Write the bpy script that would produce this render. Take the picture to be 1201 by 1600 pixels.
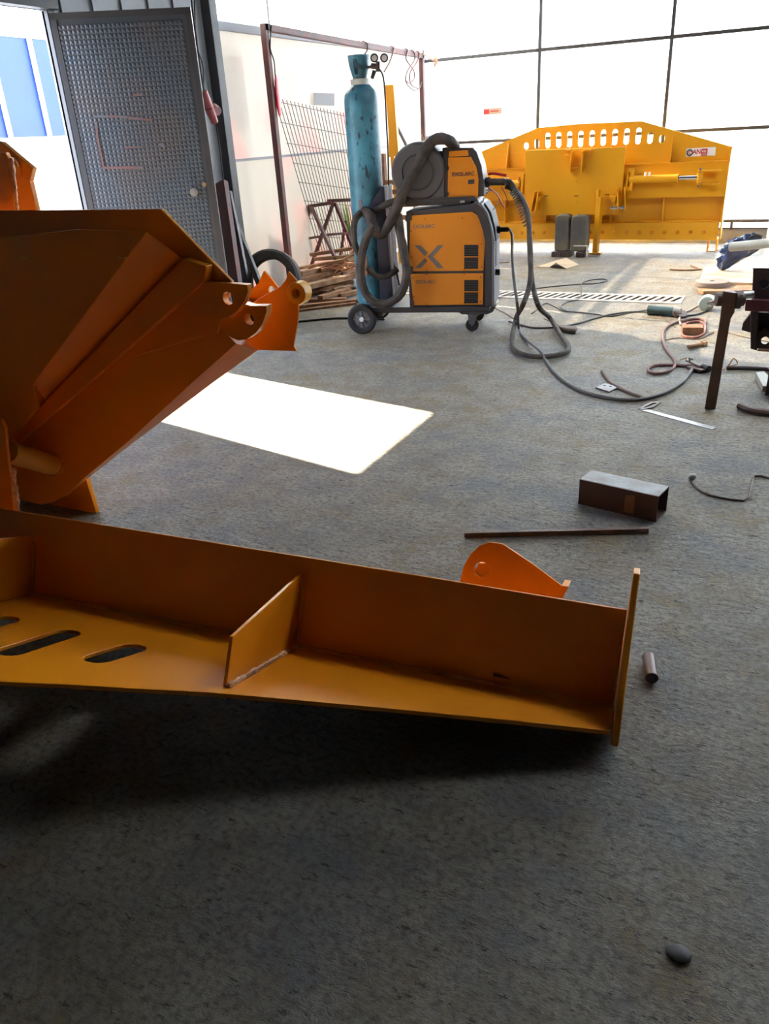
import bpy, bmesh, math, random
from mathutils import Vector as V, Matrix
from mathutils.geometry import tessellate_polygon
random.seed(7)
S_ = bpy.context.scene
for o in list(bpy.data.objects): bpy.data.objects.remove(o)

# ------------------------------------------------------------------ camera
F, CX, CY, H = 1225.4, 600.5, 800.0, 1.3
PITCH, ROLL, YAW = math.radians(-25.795), math.radians(-3.424), math.radians(27.347)
BASE = Matrix(((1,0,0),(0,0,-1),(0,1,0)))
RC = Matrix.Rotation(YAW,3,'Z') @ Matrix.Rotation(PITCH,3,'X') @ BASE @ Matrix.Rotation(ROLL,3,'Z')
CAM = V((0,0,H))
cd = bpy.data.cameras.new('camera'); cam = bpy.data.objects.new('camera', cd)
S_.collection.objects.link(cam); S_.camera = cam
cam.matrix_world = Matrix.Translation(CAM) @ RC.to_4x4()
cd.sensor_fit='HORIZONTAL'; cd.sensor_width=36; cd.lens=36*F/1201; cd.clip_start=.02; cd.clip_end=200

# ------------------------------------------------------------------ world, sun, exposure
w = bpy.data.worlds.new('sky'); S_.world = w; w.use_nodes=True
nt=w.node_tree; nt.nodes.clear()
wo=nt.nodes.new('ShaderNodeOutputWorld'); bg=nt.nodes.new('ShaderNodeBackground')
tc=nt.nodes.new('ShaderNodeTexCoord'); sep=nt.nodes.new('ShaderNodeSeparateXYZ'); cr=nt.nodes.new('ShaderNodeValToRGB')
cr.color_ramp.elements[0].position=.5; cr.color_ramp.elements[0].color=(.82,.88,1,1)
cr.color_ramp.elements[1].position=.9; cr.color_ramp.elements[1].color=(.5,.68,1,1)
mp=nt.nodes.new('ShaderNodeMath'); mp.operation='MULTIPLY_ADD'; mp.inputs[1].default_value=.5; mp.inputs[2].default_value=.5
nt.links.new(tc.outputs['Generated'],sep.inputs[0]); nt.links.new(sep.outputs['Z'],mp.inputs[0]); nt.links.new(mp.outputs[0],cr.inputs[0])
nt.links.new(cr.outputs[0],bg.inputs[0]); nt.links.new(bg.outputs[0],wo.inputs[0]); bg.inputs[1].default_value=4.5
sd = bpy.data.lights.new('sun','SUN'); sd.energy=26; sd.angle=math.radians(.6); sd.color=(1,.93,.8)
sun = bpy.data.objects.new('sun', sd); S_.collection.objects.link(sun); sun.location=(-9,3,8)
SUN=V((2.73,-.60,-2.06)).normalized(); sun.rotation_euler=SUN.to_track_quat('-Z','Y').to_euler()
S_.view_settings.view_transform='Standard'; S_.view_settings.look='None'
S_.view_settings.exposure=1.88; S_.view_settings.gamma=1; S_.view_settings.use_curve_mapping=False

# ------------------------------------------------------------------ picture-to-place helpers (each needs a real plane)
def ray(u,v): return RC @ V(((u-CX)/F, -(v-CY)/F, -1))
def pf(u,v,z=0.0):
    d=ray(u,v); return CAM+d*((z-H)/d.z)
def py(u,v,y):
    d=ray(u,v); return CAM+d*(y/d.y)
def px(u,v,x):
    d=ray(u,v); return CAM+d*(x/d.x)
def pn(u,v,P,n):
    d=ray(u,v); return CAM+d*((V(P)-CAM).dot(n)/d.dot(n))

# ------------------------------------------------------------------ materials
def mat(name,c,rough=.5,metal=0,c2=None,nscale=6,namt=(.35,.65),bump=0,bscale=40,coat=0,detail=4,emit=None,spec=None):
    m=bpy.data.materials.new(name); m.use_nodes=True; t=m.node_tree; b=t.nodes['Principled BSDF']
    b.inputs['Base Color'].default_value=(*c,1); b.inputs['Roughness'].default_value=rough; b.inputs['Metallic'].default_value=metal
    b.inputs['Coat Weight'].default_value=coat; b.inputs['Coat Roughness'].default_value=.12
    if spec is not None: b.inputs['Specular IOR Level'].default_value=spec
    co=t.nodes.new('ShaderNodeTexCoord')
    if c2:
        n=t.nodes.new('ShaderNodeTexNoise'); n.inputs['Scale'].default_value=nscale; n.inputs['Detail'].default_value=detail
        r=t.nodes.new('ShaderNodeValToRGB'); r.color_ramp.elements[0].position=namt[0]; r.color_ramp.elements[1].position=namt[1]
        r.color_ramp.elements[0].color=(*c,1); r.color_ramp.elements[1].color=(*c2,1)
        t.links.new(co.outputs['Object'],n.inputs['Vector']); t.links.new(n.outputs[0],r.inputs[0]); t.links.new(r.outputs[0],b.inputs['Base Color'])
    if bump:
        n=t.nodes.new('ShaderNodeTexNoise'); n.inputs['Scale'].default_value=bscale; n.inputs['Detail'].default_value=5
        bp=t.nodes.new('ShaderNodeBump'); bp.inputs['Strength'].default_value=bump; bp.inputs['Distance'].default_value=.01
        t.links.new(co.outputs['Object'],n.inputs['Vector']); t.links.new(n.outputs[0],bp.inputs['Height']); t.links.new(bp.outputs[0],b.inputs['Normal'])
    return m
YEL=mat('yellow_paint',(.82,.275,.004),.36,c2=(.77,.25,.004),nscale=3,bump=.04,bscale=60,coat=.15)
YELB=mat('bright_yellow_paint',(.86,.40,.006),.4,c2=(.80,.36,.006),nscale=2,bump=.03)
WELD=mat('weld_seam_paint',(.72,.27,.008),.3,bump=.9,bscale=120,coat=.3)
WELDW=mat('weld_seam_pale',(.85,.62,.42),.3,c2=(.7,.3,.08),nscale=60,bump=1,bscale=150,coat=.4)
ORG=mat('orange_panel',(.72,.24,.008),.45,c2=(.66,.21,.008),nscale=2)
DGREY=mat('dark_grey_plastic',(.045,.045,.052),.45)
MGREY=mat('mid_grey_plastic',(.16,.17,.19),.5)
LGREY=mat('light_grey_plastic',(.35,.36,.42),.45)
BLACK=mat('black_rubber',(.018,.018,.02),.6)
NAVY=mat('navy_steel',(.02,.025,.05),.5)
HOSE=mat('dusty_black_hose',(.035,.028,.024),.75,c2=(.08,.062,.05),nscale=12,bump=.5,bscale=25)
CABLE=mat('grey_cable',(.07,.07,.075),.6,c2=(.12,.11,.10),nscale=10)
TAN=mat('dusty_brown_cable',(.16,.09,.065),.7)
RED=mat('red_plastic',(.5,.02,.02),.4)
REDBR=mat('red_oxide_steel',(.16,.045,.04),.6,c2=(.09,.05,.05),nscale=9,bump=.2)
PINKRED=mat('faded_red_plastic',(.40,.09,.09),.45)
RUST=mat('rusty_steel',(.20,.085,.04),.8,c2=(.30,.16,.08),nscale=14,bump=.3)
RUST2=mat('pale_rusty_steel',(.42,.27,.15),.8,c2=(.24,.12,.06),nscale=10,bump=.3)
ORUST=mat('orange_primer_steel',(.55,.20,.06),.7,c2=(.25,.07,.03),nscale=8)
DARKST=mat('dark_mill_steel',(.06,.04,.035),.5,metal=.3,c2=(.11,.06,.045),nscale=8,bump=.15)
GREYST=mat('bluish_mill_steel',(.16,.17,.17),.45,metal=.35,c2=(.10,.08,.07),nscale=12,bump=.15)
PURPST=mat('purple_black_steel',(.035,.022,.028),.4,c2=(.055,.03,.035),nscale=10)
CHROME=mat('chrome',(.75,.76,.8),.15,metal=1)
STEEL=mat('bare_steel',(.33,.33,.32),.45,metal=.5)
WHITE=mat('white_paint',(.8,.8,.78),.5)
WOOD=mat('pale_wood',(.62,.47,.32),.7,c2=(.5,.36,.22),nscale=5)
DWOOD=mat('dark_wood',(.05,.03,.028),.7,c2=(.09,.06,.05),nscale=12)
CARD=mat('cardboard',(.55,.42,.28),.8)
BLUEBAG=mat('blue_black_plastic',(.03,.05,.13),.18,bump=1,bscale=14)
CONC=mat('kerb_concrete',(.3,.31,.33),.9,c2=(.42,.42,.42),nscale=5,bump=.3)
TYRE=mat('dusty_tyre_rubber',(.055,.05,.046),.8,c2=(.11,.10,.09),nscale=9,bump=.5,bscale=60)
GREEN=mat('grass_green',(.18,.33,.05),.6)
STRAW=mat('dry_straw',(.5,.33,.15),.8)
AQUA=mat('pale_green_plastic',(.45,.55,.50),.4)
PAINTW=mat('letter_white',(.9,.9,.9),.5)
INK=mat('dark_print',(.05,.05,.06),.5)
SKYB=mat('blue_cladding',(.002,.024,.17),.5,c2=(.003,.03,.19),nscale=2)

def cyl_mat():
    m=mat('worn_blue_paint',(.05,.30,.45),.45,bump=.12,bscale=30); t=m.node_tree; b=t.nodes['Principled BSDF']
    co=t.nodes.new('ShaderNodeTexCoord')
    n=t.nodes.new('ShaderNodeTexNoise'); n.inputs['Scale'].default_value=5; n.inputs['Detail'].default_value=8
    r=t.nodes.new('ShaderNodeValToRGB'); e=r.color_ramp.elements
    e[0].position=.36; e[0].color=(.035,.12,.17,1); e[1].position=.62; e[1].color=(.085,.31,.42,1)
    n2=t.nodes.new('ShaderNodeTexNoise'); n2.inputs['Scale'].default_value=28; n2.inputs['Detail'].default_value=6
    r2=t.nodes.new('ShaderNodeValToRGB'); r2.color_ramp.elements[0].position=.60; r2.color_ramp.elements[1].position=.66
    mx=t.nodes.new('ShaderNodeMix'); mx.data_type='RGBA'; mx.inputs['B'].default_value=(.03,.05,.07,1)
    mpn=t.nodes.new('ShaderNodeMapping'); mpn.inputs['Scale'].default_value=(1,1,.45)
    t.links.new(co.outputs['Object'],mpn.inputs[0]); t.links.new(mpn.outputs[0],n2.inputs['Vector'])
    t.links.new(co.outputs['Object'],n.inputs['Vector']); t.links.new(n.outputs[0],r.inputs[0]); t.links.new(n2.outputs[0],r2.inputs[0])
    t.links.new(r2.outputs[0],mx.inputs['Factor']); t.links.new(r.outputs[0],mx.inputs['A']); t.links.new(mx.outputs['Result'],b.inputs['Base Color'])
    return m
BLUECYL=cyl_mat()

def floor_mat():
    m=bpy.data.materials.new('rough_concrete'); m.use_nodes=True; t=m.node_tree; b=t.nodes['Principled BSDF']
    co=t.nodes.new('ShaderNodeTexCoord')
    def noise(s,d=6,rough=.6):
        n=t.nodes.new('ShaderNodeTexNoise'); n.inputs['Scale'].default_value=s; n.inputs['Detail'].default_value=d; n.inputs['Roughness'].default_value=rough
        t.links.new(co.outputs['Object'],n.inputs['Vector']); return n
    def mix(f,a,bb):
        x=t.nodes.new('ShaderNodeMix'); x.data_type='RGBA'
        for s,vv in (('Factor',f),('A',a),('B',bb)):
            if isinstance(vv,tuple): x.inputs[s].default_value=vv
            elif isinstance(vv,float): x.inputs[s].default_value=vv
            else: t.links.new(vv,x.inputs[s])
        return x.outputs['Result']
    def ramp(n,a,bb):
        r=t.nodes.new('ShaderNodeValToRGB'); r.color_ramp.elements[0].position=a; r.color_ramp.elements[1].position=bb
        t.links.new(n.outputs[0],r.inputs[0]); return r.outputs[0]
    big=ramp(noise(1.7,6,.65),.42,.58); mid=ramp(noise(6,8,.7),.42,.62); fine=ramp(noise(60,5),.30,.55); 
    c=mix(big,(.29,.29,.285,1),(.38,.295,.165,1))
    c=mix(mid,c,(.46,.42,.34,1))
    c=mix(fine,(.19,.17,.145,1),c)
    sp=t.nodes.new('ShaderNodeMapping'); sp.inputs['Scale'].default_value=(1,2.6,1); t.links.new(co.outputs['Object'],sp.inputs[0])
    np_=noise(19,5,.8); t.links.new(sp.outputs[0],np_.inputs['Vector']); pit=ramp(np_,.585,.64)
    c=mix(pit,c,(.085,.072,.06,1))
    t.links.new(c,b.inputs['Base Color'])
    b.inputs['Roughness'].default_value=.62
    st=t.nodes.new('ShaderNodeMapping'); st.inputs['Scale'].default_value=(1,2.2,1); t.links.new(co.outputs['Object'],st.inputs[0])
    n1=noise(17,9,.78); n2=noise(7,5); n3=noise(90,3)
    t.links.new(st.outputs[0],n1.inputs['Vector'])
    vo=t.nodes.new('ShaderNodeTexVoronoi'); vo.feature='DISTANCE_TO_EDGE'; vo.inputs['Scale'].default_value=1.1; 
    nv=noise(3,5); mv=t.nodes.new('ShaderNodeVectorMath'); mv.operation='ADD'; t.links.new(co.outputs['Object'],mv.inputs[0]); t.links.new(nv.outputs['Color'],mv.inputs[1]); t.links.new(mv.outputs[0],vo.inputs['Vector'])
    cra=t.nodes.new('ShaderNodeMapRange'); cra.inputs['From Max'].default_value=.006; t.links.new(vo.outputs[0],cra.inputs['Value'])
    a1=t.nodes.new('ShaderNodeMath'); a1.operation='MULTIPLY_ADD'; a1.inputs[1].default_value=1.2
    t.links.new(n1.outputs[0],a1.inputs[0]); t.links.new(n2.outputs[0],a1.inputs[2])
    a2=t.nodes.new('ShaderNodeMath'); a2.operation='MULTIPLY_ADD'; a2.inputs[1].default_value=.35
    t.links.new(n3.outputs[0],a2.inputs[0]); t.links.new(a1.outputs[0],a2.inputs[2])
    a3=t.nodes.new('ShaderNodeMath'); a3.operation='MULTIPLY_ADD'; a3.inputs[1].default_value=.12
    t.links.new(cra.outputs[0],a3.inputs[0]); t.links.new(a2.outputs[0],a3.inputs[2])
    a4=t.nodes.new('ShaderNodeMath'); a4.operation='MULTIPLY_ADD'; a4.inputs[1].default_value=-.35
    t.links.new(pit,a4.inputs[0]); t.links.new(a3.outputs[0],a4.inputs[2]); a3=a4
    bp=t.nodes.new('ShaderNodeBump'); bp.inputs['Strength'].default_value=1; bp.inputs['Distance'].default_value=.035
    t.links.new(a3.outputs[0],bp.inputs['Height']); t.links.new(bp.outputs[0],b.inputs['Normal'])
    return m
FLOOR=floor_mat()

def panel_mat(name,tint,trans,clear,red=False):
    m=bpy.data.materials.new(name); m.use_nodes=True; t=m.node_tree; t.nodes.clear()
    o=t.nodes.new('ShaderNodeOutputMaterial'); tr=t.nodes.new('ShaderNodeBsdfTranslucent'); df=t.nodes.new('ShaderNodeBsdfDiffuse'); tp=t.nodes.new('ShaderNodeBsdfTransparent')
    m1=t.nodes.new('ShaderNodeMixShader'); m2=t.nodes.new('ShaderNodeMixShader'); m1.inputs[0].default_value=1-trans; m2.inputs[0].default_value=clear
    co=t.nodes.new('ShaderNodeTexCoord'); n=t.nodes.new('ShaderNodeTexNoise'); n.inputs['Scale'].default_value=1.6; n.inputs['Detail'].default_value=3
    r=t.nodes.new('ShaderNodeValToRGB'); e=r.color_ramp.elements; e[0].position=.5 if red else .3; e[1].position=.78 if red else .7
    e[0].color=(*tint,1); e[1].color=(.95,.42,.40,1) if red else (*[min(1,x*1.06) for x in tint],1)
    st=t.nodes.new('ShaderNodeMapping'); st.inputs['Scale'].default_value=(1,1.2,.8)
    t.links.new(co.outputs['Object'],st.inputs[0]); t.links.new(st.outputs[0],n.inputs['Vector']); t.links.new(n.outputs[0],r.inputs[0])
    for s in (tr,df): t.links.new(r.outputs[0],s.inputs['Color'])
    tp.inputs['Color'].default_value=(1,.95,.88,1)
    t.links.new(tr.outputs[0],m1.inputs[1]); t.links.new(df.outputs[0],m1.inputs[2]); t.links.new(m1.outputs[0],m2.inputs[1]); t.links.new(tp.outputs[0],m2.inputs[2]); t.links.new(m2.outputs[0],o.inputs[0])
    return m
POLY=panel_mat('translucent_sheet',(.90,.93,.93),.85,.06)
POLYT=panel_mat('upper_translucent_sheet',(.90,.90,.88),.5,.32)
POLYL=panel_mat('dusty_translucent_sheet',(.58,.57,.52),.03,.135)
POLYR=panel_mat('pink_blotched_translucent_sheet',(.58,.56,.52),.035,.135,red=True)
WALLG=mat('grey_cladding',(.33,.34,.36),.6,c2=(.28,.29,.3),nscale=3)
WALLD=mat('dark_cladding',(.05,.05,.055),.8)
CEIL=mat('dark_roof_sheet',(.04,.04,.045),.8)
FRAME=mat('dark_wall_rail',(.05,.05,.055),.5)
FRAMEL=mat('grey_wall_rail',(.26,.27,.30),.5)

# ------------------------------------------------------------------ mesh builder
def up(o):
    p=V((0,0,0))
    while o: p=p+o.location; o=o.parent
    return p
class B:
    def __init__(s): s.bm=bmesh.new(); s.k=0
    def poly(s,vs,faces):
        b=[s.bm.verts.new(v) for v in vs]
        for f in faces:
            try: s.bm.faces.new([b[i] for i in f])
            except ValueError: pass
        return s
    def box(s,c,size,R=None):
        hx,hy,hz=[x/2 for x in size]; c=V(c)
        vs=[V((a*hx,b*hy,d*hz)) for a in(-1,1) for b in(-1,1) for d in(-1,1)]
        if R is not None: vs=[R@v for v in vs]
        return s.poly([c+v for v in vs],[(0,1,3,2),(4,6,7,5),(0,4,5,1),(2,3,7,6),(0,2,6,4),(1,5,7,3)])
    def beam(s,p0,p1,w,h,upv=(0,0,1)):
        p0,p1=V(p0),V(p1); d=p1-p0; L=d.length; d.normalize(); upv=V(upv)
        x=d.cross(upv)
        if x.length<1e-3: x=d.cross(V((1,0,0)))
        x.normalize(); z=x.cross(d)
        R=Matrix((x,d,z)).transposed()
        return s.box((p0+p1)/2,(w,L,h),R)
    def prism(s,pts,vec,holes=()):
        pts=[V(p) for p in pts]; vec=V(vec); holes=[[V(p) for p in h] for h in holes]
        loops=[pts]+holes
        allp=[p for l in loops for p in l]; n=len(allp)
        if holes: tris=[tuple(t) for t in tessellate_polygon(loops)]
        else: tris=[tuple(range(n))]
        b=[s.bm.verts.new(p) for p in allp]; c=[s.bm.verts.new(p+vec) for p in allp]
        for t in tris:
            s.bm.faces.new([b[i] for i in t]); s.bm.faces.new([c[i] for i in reversed(t)])
        k=0
        for l in loops:
            m=len(l)
            for i in range(m):
                j=(i+1)%m; s.bm.faces.new((b[k+i],c[k+i],c[k+j],b[k+j]))
            k+=m
        return s
    def cyl(s,p0,p1,r0,r1=None,n=20,caps=True,inner=None):
        p0,p1=V(p0),V(p1); r1=r0 if r1 is None else r1
        d=(p1-p0).normalized(); a=d.orthogonal().normalized(); e=d.cross(a)
        ring=lambda p,r:[s.bm.verts.new(p+(a*math.cos(t)+e*math.sin(t))*r) for t in [2*math.pi*i/n for i in range(n)]]
        A=ring(p0,r0); C=ring(p1,r1)
        for i in range(n): s.bm.faces.new((A[i],A[(i+1)%n],C[(i+1)%n],C[i]))
        if inner:
            Ai=ring(p0,inner); Ci=ring(p1,inner)
            for i in range(n):
                j=(i+1)%n
                s.bm.faces.new((Ai[j],Ai[i],Ci[i],Ci[j])); s.bm.faces.new((A[i],Ai[i],Ai[j],A[j])); s.bm.faces.new((C[i],C[j],Ci[j],Ci[i]))
        elif caps: s.bm.faces.new(A[::-1]); s.bm.faces.new(C)
        return s
    def lathe(s,prof,base,axis=(0,0,1),n=32):
        base=V(base); d=V(axis).normalized(); a=d.orthogonal().normalized(); e=d.cross(a); rings=[]
        for r,h in prof:
            if r<1e-5: rings.append([s.bm.verts.new(base+d*h)])
            else: rings.append([s.bm.verts.new(base+d*h+(a*math.cos(2*math.pi*i/n)+e*math.sin(2*math.pi*i/n))*r) for i in range(n)])
        for q in range(len(rings)-1):
            A,C=rings[q],rings[q+1]
            for i in range(n):
                j=(i+1)%n
                if len(A)==1 and len(C)==1: continue
                if len(A)==1: s.bm.faces.new((A[0],C[i],C[j]))
                elif len(C)==1: s.bm.faces.new((A[i],A[j],C[0]))
                else: s.bm.faces.new((A[i],A[j],C[j],C[i]))
        return s
    def tube(s,pts,r,n=8,smooth=True,step=.03,wob=0):
        pts=[V(p) for p in pts]
        if smooth and len(pts)>2:
            out=[]; P=[pts[0]*2-pts[1]]+pts+[pts[-1]*2-pts[-2]]
            for i in range(1,len(P)-2):
                a,b,c,d=P[i-1:i+3]; m=max(2,min(14,int((c-b).length/step)))
                for k in range(m):
                    t=k/m; out.append(.5*((2*b)+(c-a)*t+(2*a-5*b+4*c-d)*t*t+(3*b-a-3*c+d)*t**3))
            out.append(pts[-1]); pts=out
        rings=[]; ref=None
        for i,p in enumerate(pts):
            d=(pts[min(i+1,len(pts)-1)]-pts[max(i-1,0)]).normalized()
            if ref is None: ref=d.orthogonal().normalized()
            ref=(ref-d*ref.dot(d)); ref=ref.normalized() if ref.length>1e-4 else d.orthogonal().normalized()
            e=d.cross(ref); rr=r*(1+random.uniform(-wob,wob)) if not callable(r) else r(i/(len(pts)-1))
            rings.append([s.bm.verts.new(p+(ref*math.cos(2*math.pi*k/n)+e*math.sin(2*math.pi*k/n))*rr) for k in range(n)])
        for A,C in zip(rings,rings[1:]):
            for k in range(n): s.bm.faces.new((A[k],A[(k+1)%n],C[(k+1)%n],C[k]))
        s.bm.faces.new(rings[0][::-1]); s.bm.faces.new(rings[-1])
        return s
    def ball(s,c,r,sc=(1,1,1),sub=2,noise=0):
        q=bmesh.ops.create_icosphere(s.bm,subdivisions=sub,radius=1)
        for v in q['verts']:
            k=r*(1+random.uniform(-noise,noise)); v.co=V((v.co.x*sc[0]*k,v.co.y*sc[1]*k,v.co.z*sc[2]*k))+V(c)
        return s
    def done(s,name,m,parent=None,bevel=0,smooth=True,origin=None,label=None):
        bm=s.bm; bmesh.ops.recalc_face_normals(bm,faces=bm.faces)
        if parent is not None: off=up(parent)
        elif origin is not None: off=V(origin)
        else:
            xs=[v.co.x for v in bm.verts]; ys=[v.co.y for v in bm.verts]; zs=[v.co.z for v in bm.verts]
            off=V(((min(xs)+max(xs))/2,(min(ys)+max(ys))/2,min(zs)))
        bmesh.ops.translate(bm,verts=bm.verts,vec=-off)
        me=bpy.data.meshes.new(name); bm.to_mesh(me); bm.free()
        o=bpy.data.objects.new(name,me); S_.collection.objects.link(o); me.materials.append(m)
        if smooth:
            for p in me.polygons: p.use_smooth=True
            me.set_sharp_from_angle(angle=math.radians(35))
        if parent is not None: o.parent=parent
        else: o.location=off
        if bevel:
            md=o.modifiers.new('bevel','BEVEL'); md.width=bevel; md.segments=2; md.limit_method='ANGLE'; md.angle_limit=math.radians(40)
        if label: o['label']=label
        return o
def tag(o,label,cat,group=None,kind=None):
    o['label']=label; o['category']=cat
    if group: o['group']=group
    if kind: o['kind']=kind
    return o
def thing(name,loc,label,cat,group=None):
    e=bpy.data.objects.new(name,None); S_.collection.objects.link(e); e.location=V(loc); e.empty_display_size=.1
    return tag(e,label,cat,group)
def struct(b,name,m,parent=None,**k):
    o=b.done(name,m,parent,**k)
    if parent is None: o['kind']='structure'
    return o
def text(name,s,size,m,parent,origin,xdir,ydir,extr=.0006,bold=0,sx=1):
    cu=bpy.data.curves.new(name,'FONT'); cu.body=s; cu.size=size; cu.extrude=extr; cu.offset=bold
    t=bpy.data.objects.new('tmp',cu); S_.collection.objects.link(t)
    bpy.context.view_layer.update()
    me=bpy.data.meshes.new_from_object(t.evaluated_get(bpy.context.evaluated_depsgraph_get()))
    bpy.data.objects.remove(t)
    x=V(xdir).normalized(); y=V(ydir).normalized(); z=x.cross(y)
    M=Matrix((x*sx,y,z)).transposed().to_4x4(); M.translation=V(origin)-up(parent)
    me.transform(M); me.materials.clear(); me.materials.append(m)
    o=bpy.data.objects.new(name,me); S_.collection.objects.link(o); o.parent=parent
    return o
def circ(c,r,ax,ay,n=20,a0=0,a1=2*math.pi):
    c,ax,ay=V(c),V(ax),V(ay); full=abs(a1-a0-2*math.pi)<1e-6
    return [c+ax*r*math.cos(a0+(a1-a0)*i/(n if full else n-1))+ay*r*math.sin(a0+(a1-a0)*i/(n if full else n-1)) for i in range(n)]
def slot(c,r,half,ax,ay,n=9):   # stadium with long axis ay
    c,ax,ay=V(c),V(ax),V(ay)
    return circ(c+ay*half,r,ax,ay,n,0,math.pi)+circ(c-ay*half,r,ax,ay,n,math.pi,2*math.pi)

X,Y,Z=V((1,0,0)),V((0,1,0)),V((0,0,1))
XL,YB=-4.23,9.87          # left wall and back wall
XR,YF,ZT=3.6,-5.0,3.4

# ------------------------------------------------------------------ the setting
GX0,GX1,GY0,GY1=-3.6,-.70,6.44,6.70     # drain channel
b=B(); b.prism([(XL-.1,YF,0),(XR,YF,0),(XR,YB+.1,0),(XL-.1,YB+.1,0)],(0,0,-.25),
  holes=[[(GX0,GY0,0),(GX0,GY1,0),(GX1,GY1,0),(GX1,GY0,0)]])
struct(b,'floor',FLOOR,smooth=False,origin=(0,0,0))
b=B(); b.box(((GX0+GX1)/2,(GY0+GY1)/2,-.24),(GX1-GX0-.004,GY1-GY0-.004,.02))
struct(b,'floor_channel',mat('channel_dark',(.02,.018,.016),.9))  # near-black channel bottom under the grate
b=B(); b.box((0,2,-.3),(120,120,.08))
struct(b,'ground',mat('outside_concrete',(.22,.215,.20),.9,c2=(.19,.19,.18),nscale=2))
K0,K1,K2,K3=-.1,1.6,4.0,5.5     # added roof light, out of view, to brighten the foreground blade
b=B(); b.prism([(XL-.2,YF-.2,ZT),(XR+.2,YF-.2,ZT),(XR+.2,YB+.2,ZT),(XL-.2,YB+.2,ZT)],(0,0,.1),holes=[[(K0,K2,ZT),(K0,K3,ZT),(K1,K3,ZT),(K1,K2,ZT)]])
struct(b,'ceiling',CEIL,smooth=False)
struct(B().box(((K0+K1)/2,(K2+K3)/2,ZT+.11),(K1-K0+.1,K3-K2+.1,.01)),'window_0',panel_mat('added_roof_light_sheet',(.9,.92,.92),.8,.0))
struct(B().box((XR+.06,(YF+YB)/2,ZT/2),(.1,YB-YF,ZT)),'wall_right',WALLD)
struct(B().box(((XL+XR)/2,YF-.06,ZT/2),(XR-XL+.2,.1,ZT)),'wall_front',WALLD)
# left wall: solid cladding with door opening y 3.2..4.09, z<2.07
D0,D1,DZ=3.28,4.12,2.07; YP=5.72
b=B(); b.box((XL-.015,(YF+D0)/2,ZT/2),(.03,D0-YF,ZT)); b.box((XL-.015,(D1+YP)/2,ZT/2),(.03,YP-D1,ZT)); b.box((XL-.015,(D0+D1)/2,(DZ+ZT)/2),(.03,D1-D0,ZT-DZ))
for i in range(40):
    y=YF+.1+i*.27
    if y<YP-.1 and not (D0-.05<y<D1+.05): b.box((XL+.008,y,ZT/2),(.016,.05,ZT))
struct(b,'wall_left',WALLG)
b=B()
b.box((XL+.005,D1+.03,DZ/2),(.05,.06,DZ)); b.box((XL+.005,D0-.03,DZ/2),(.05,.06,DZ)); b.box((XL+.02,(D0+D1)/2,DZ+.04),(.10,D1-D0+.12,.08))
struct(b,'trim_1',FRAME,bevel=.004)
# translucent bays
def bays():
    zr=[.02,1.155,2.116,ZT]
    ys=[YP,6.59,8.25,YB]
    for k in range(3):
        for j in range(3):
            m=(POLYR if (k in(0,1) and j in (0,1)) else POLYL) if k<2 else POLY
            if k==2: m=POLYT
            struct(B().box((XL-.03,(ys[j]+ys[j+1])/2,(zr[k]+zr[k+1])/2),(.01,ys[j+1]-ys[j]-.01,zr[k+1]-zr[k]-.01)),'window_%d'%(k*3+j+1),m)
    xs=[XL,-2.81,-1.41,0,1.41,2.82,XR]; zr=[.23,1.137,2.03,3.0,ZT]; q=10
    for k in range(4):
        for j in range(6):
            struct(B().box(((xs[j]+xs[j+1])/2,YB+.03,(zr[k]+zr[k+1])/2),(xs[j+1]-xs[j]-.01,.01,zr[k+1]-zr[k]-.01)),'window_%d'%q,POLY); q+=1
bays()
b=B()
for x in (-2.81,-1.41,0,1.41,2.82): b.box((x,YB,ZT/2),(.035,.05,ZT))
for z in (1.137,2.03,3.0): b.box(((XL+XR)/2,YB-.005,z),(XR-XL,.04,.035))
for z in (1.137,2.03):
    for i in range(30): b.cyl((XL+.12+i*.25,YB-.024,z),(XL+.12+i*.25,YB-.034,z),.012,n=8)
for x in (-2.81,-1.41,0):
    for i in range(12): b.cyl((x,YB-.024,.4+i*.3),(x,YB-.034,.4+i*.3),.011,n=8)
struct(b,'trim_2',FRAME)
b=B()
for y in (6.59,8.25): b.box((XL-.01,y,(2.12+ZT)/2),(.03,.03,ZT-2.12))
b.box((XL-.005,(YP+YB)/2,2.116),(.04,YB-YP,.06)); b.box((XL-.005,(YP+YB)/2,1.155),(.03,YB-YP,.022))
b.box((XL,YB,ZT/2),(.06,.06,ZT))
struct(b,'trim_3',FRAMEL)
b=B(); b.box((XL+.03,YP,ZT/2),(.10,.09,ZT)); struct(b,'trim_4',FRAME,bevel=.004)
b=B(); b.box(((XL+XR)/2,YB+.03,.07),(XR-XL,.12,.14)); struct(b,'baseboard_back',CONC)
b=B(); b.box((.2,YB-.03,.225),(1.9,.05,.03)); b.box((-.60,YB-.03,.18),(.03,.03,.09)); b.box((.2,YB-.03,.15),(1.9,.05,.014))
struct(b,'trim_5',GREYST)

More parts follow.
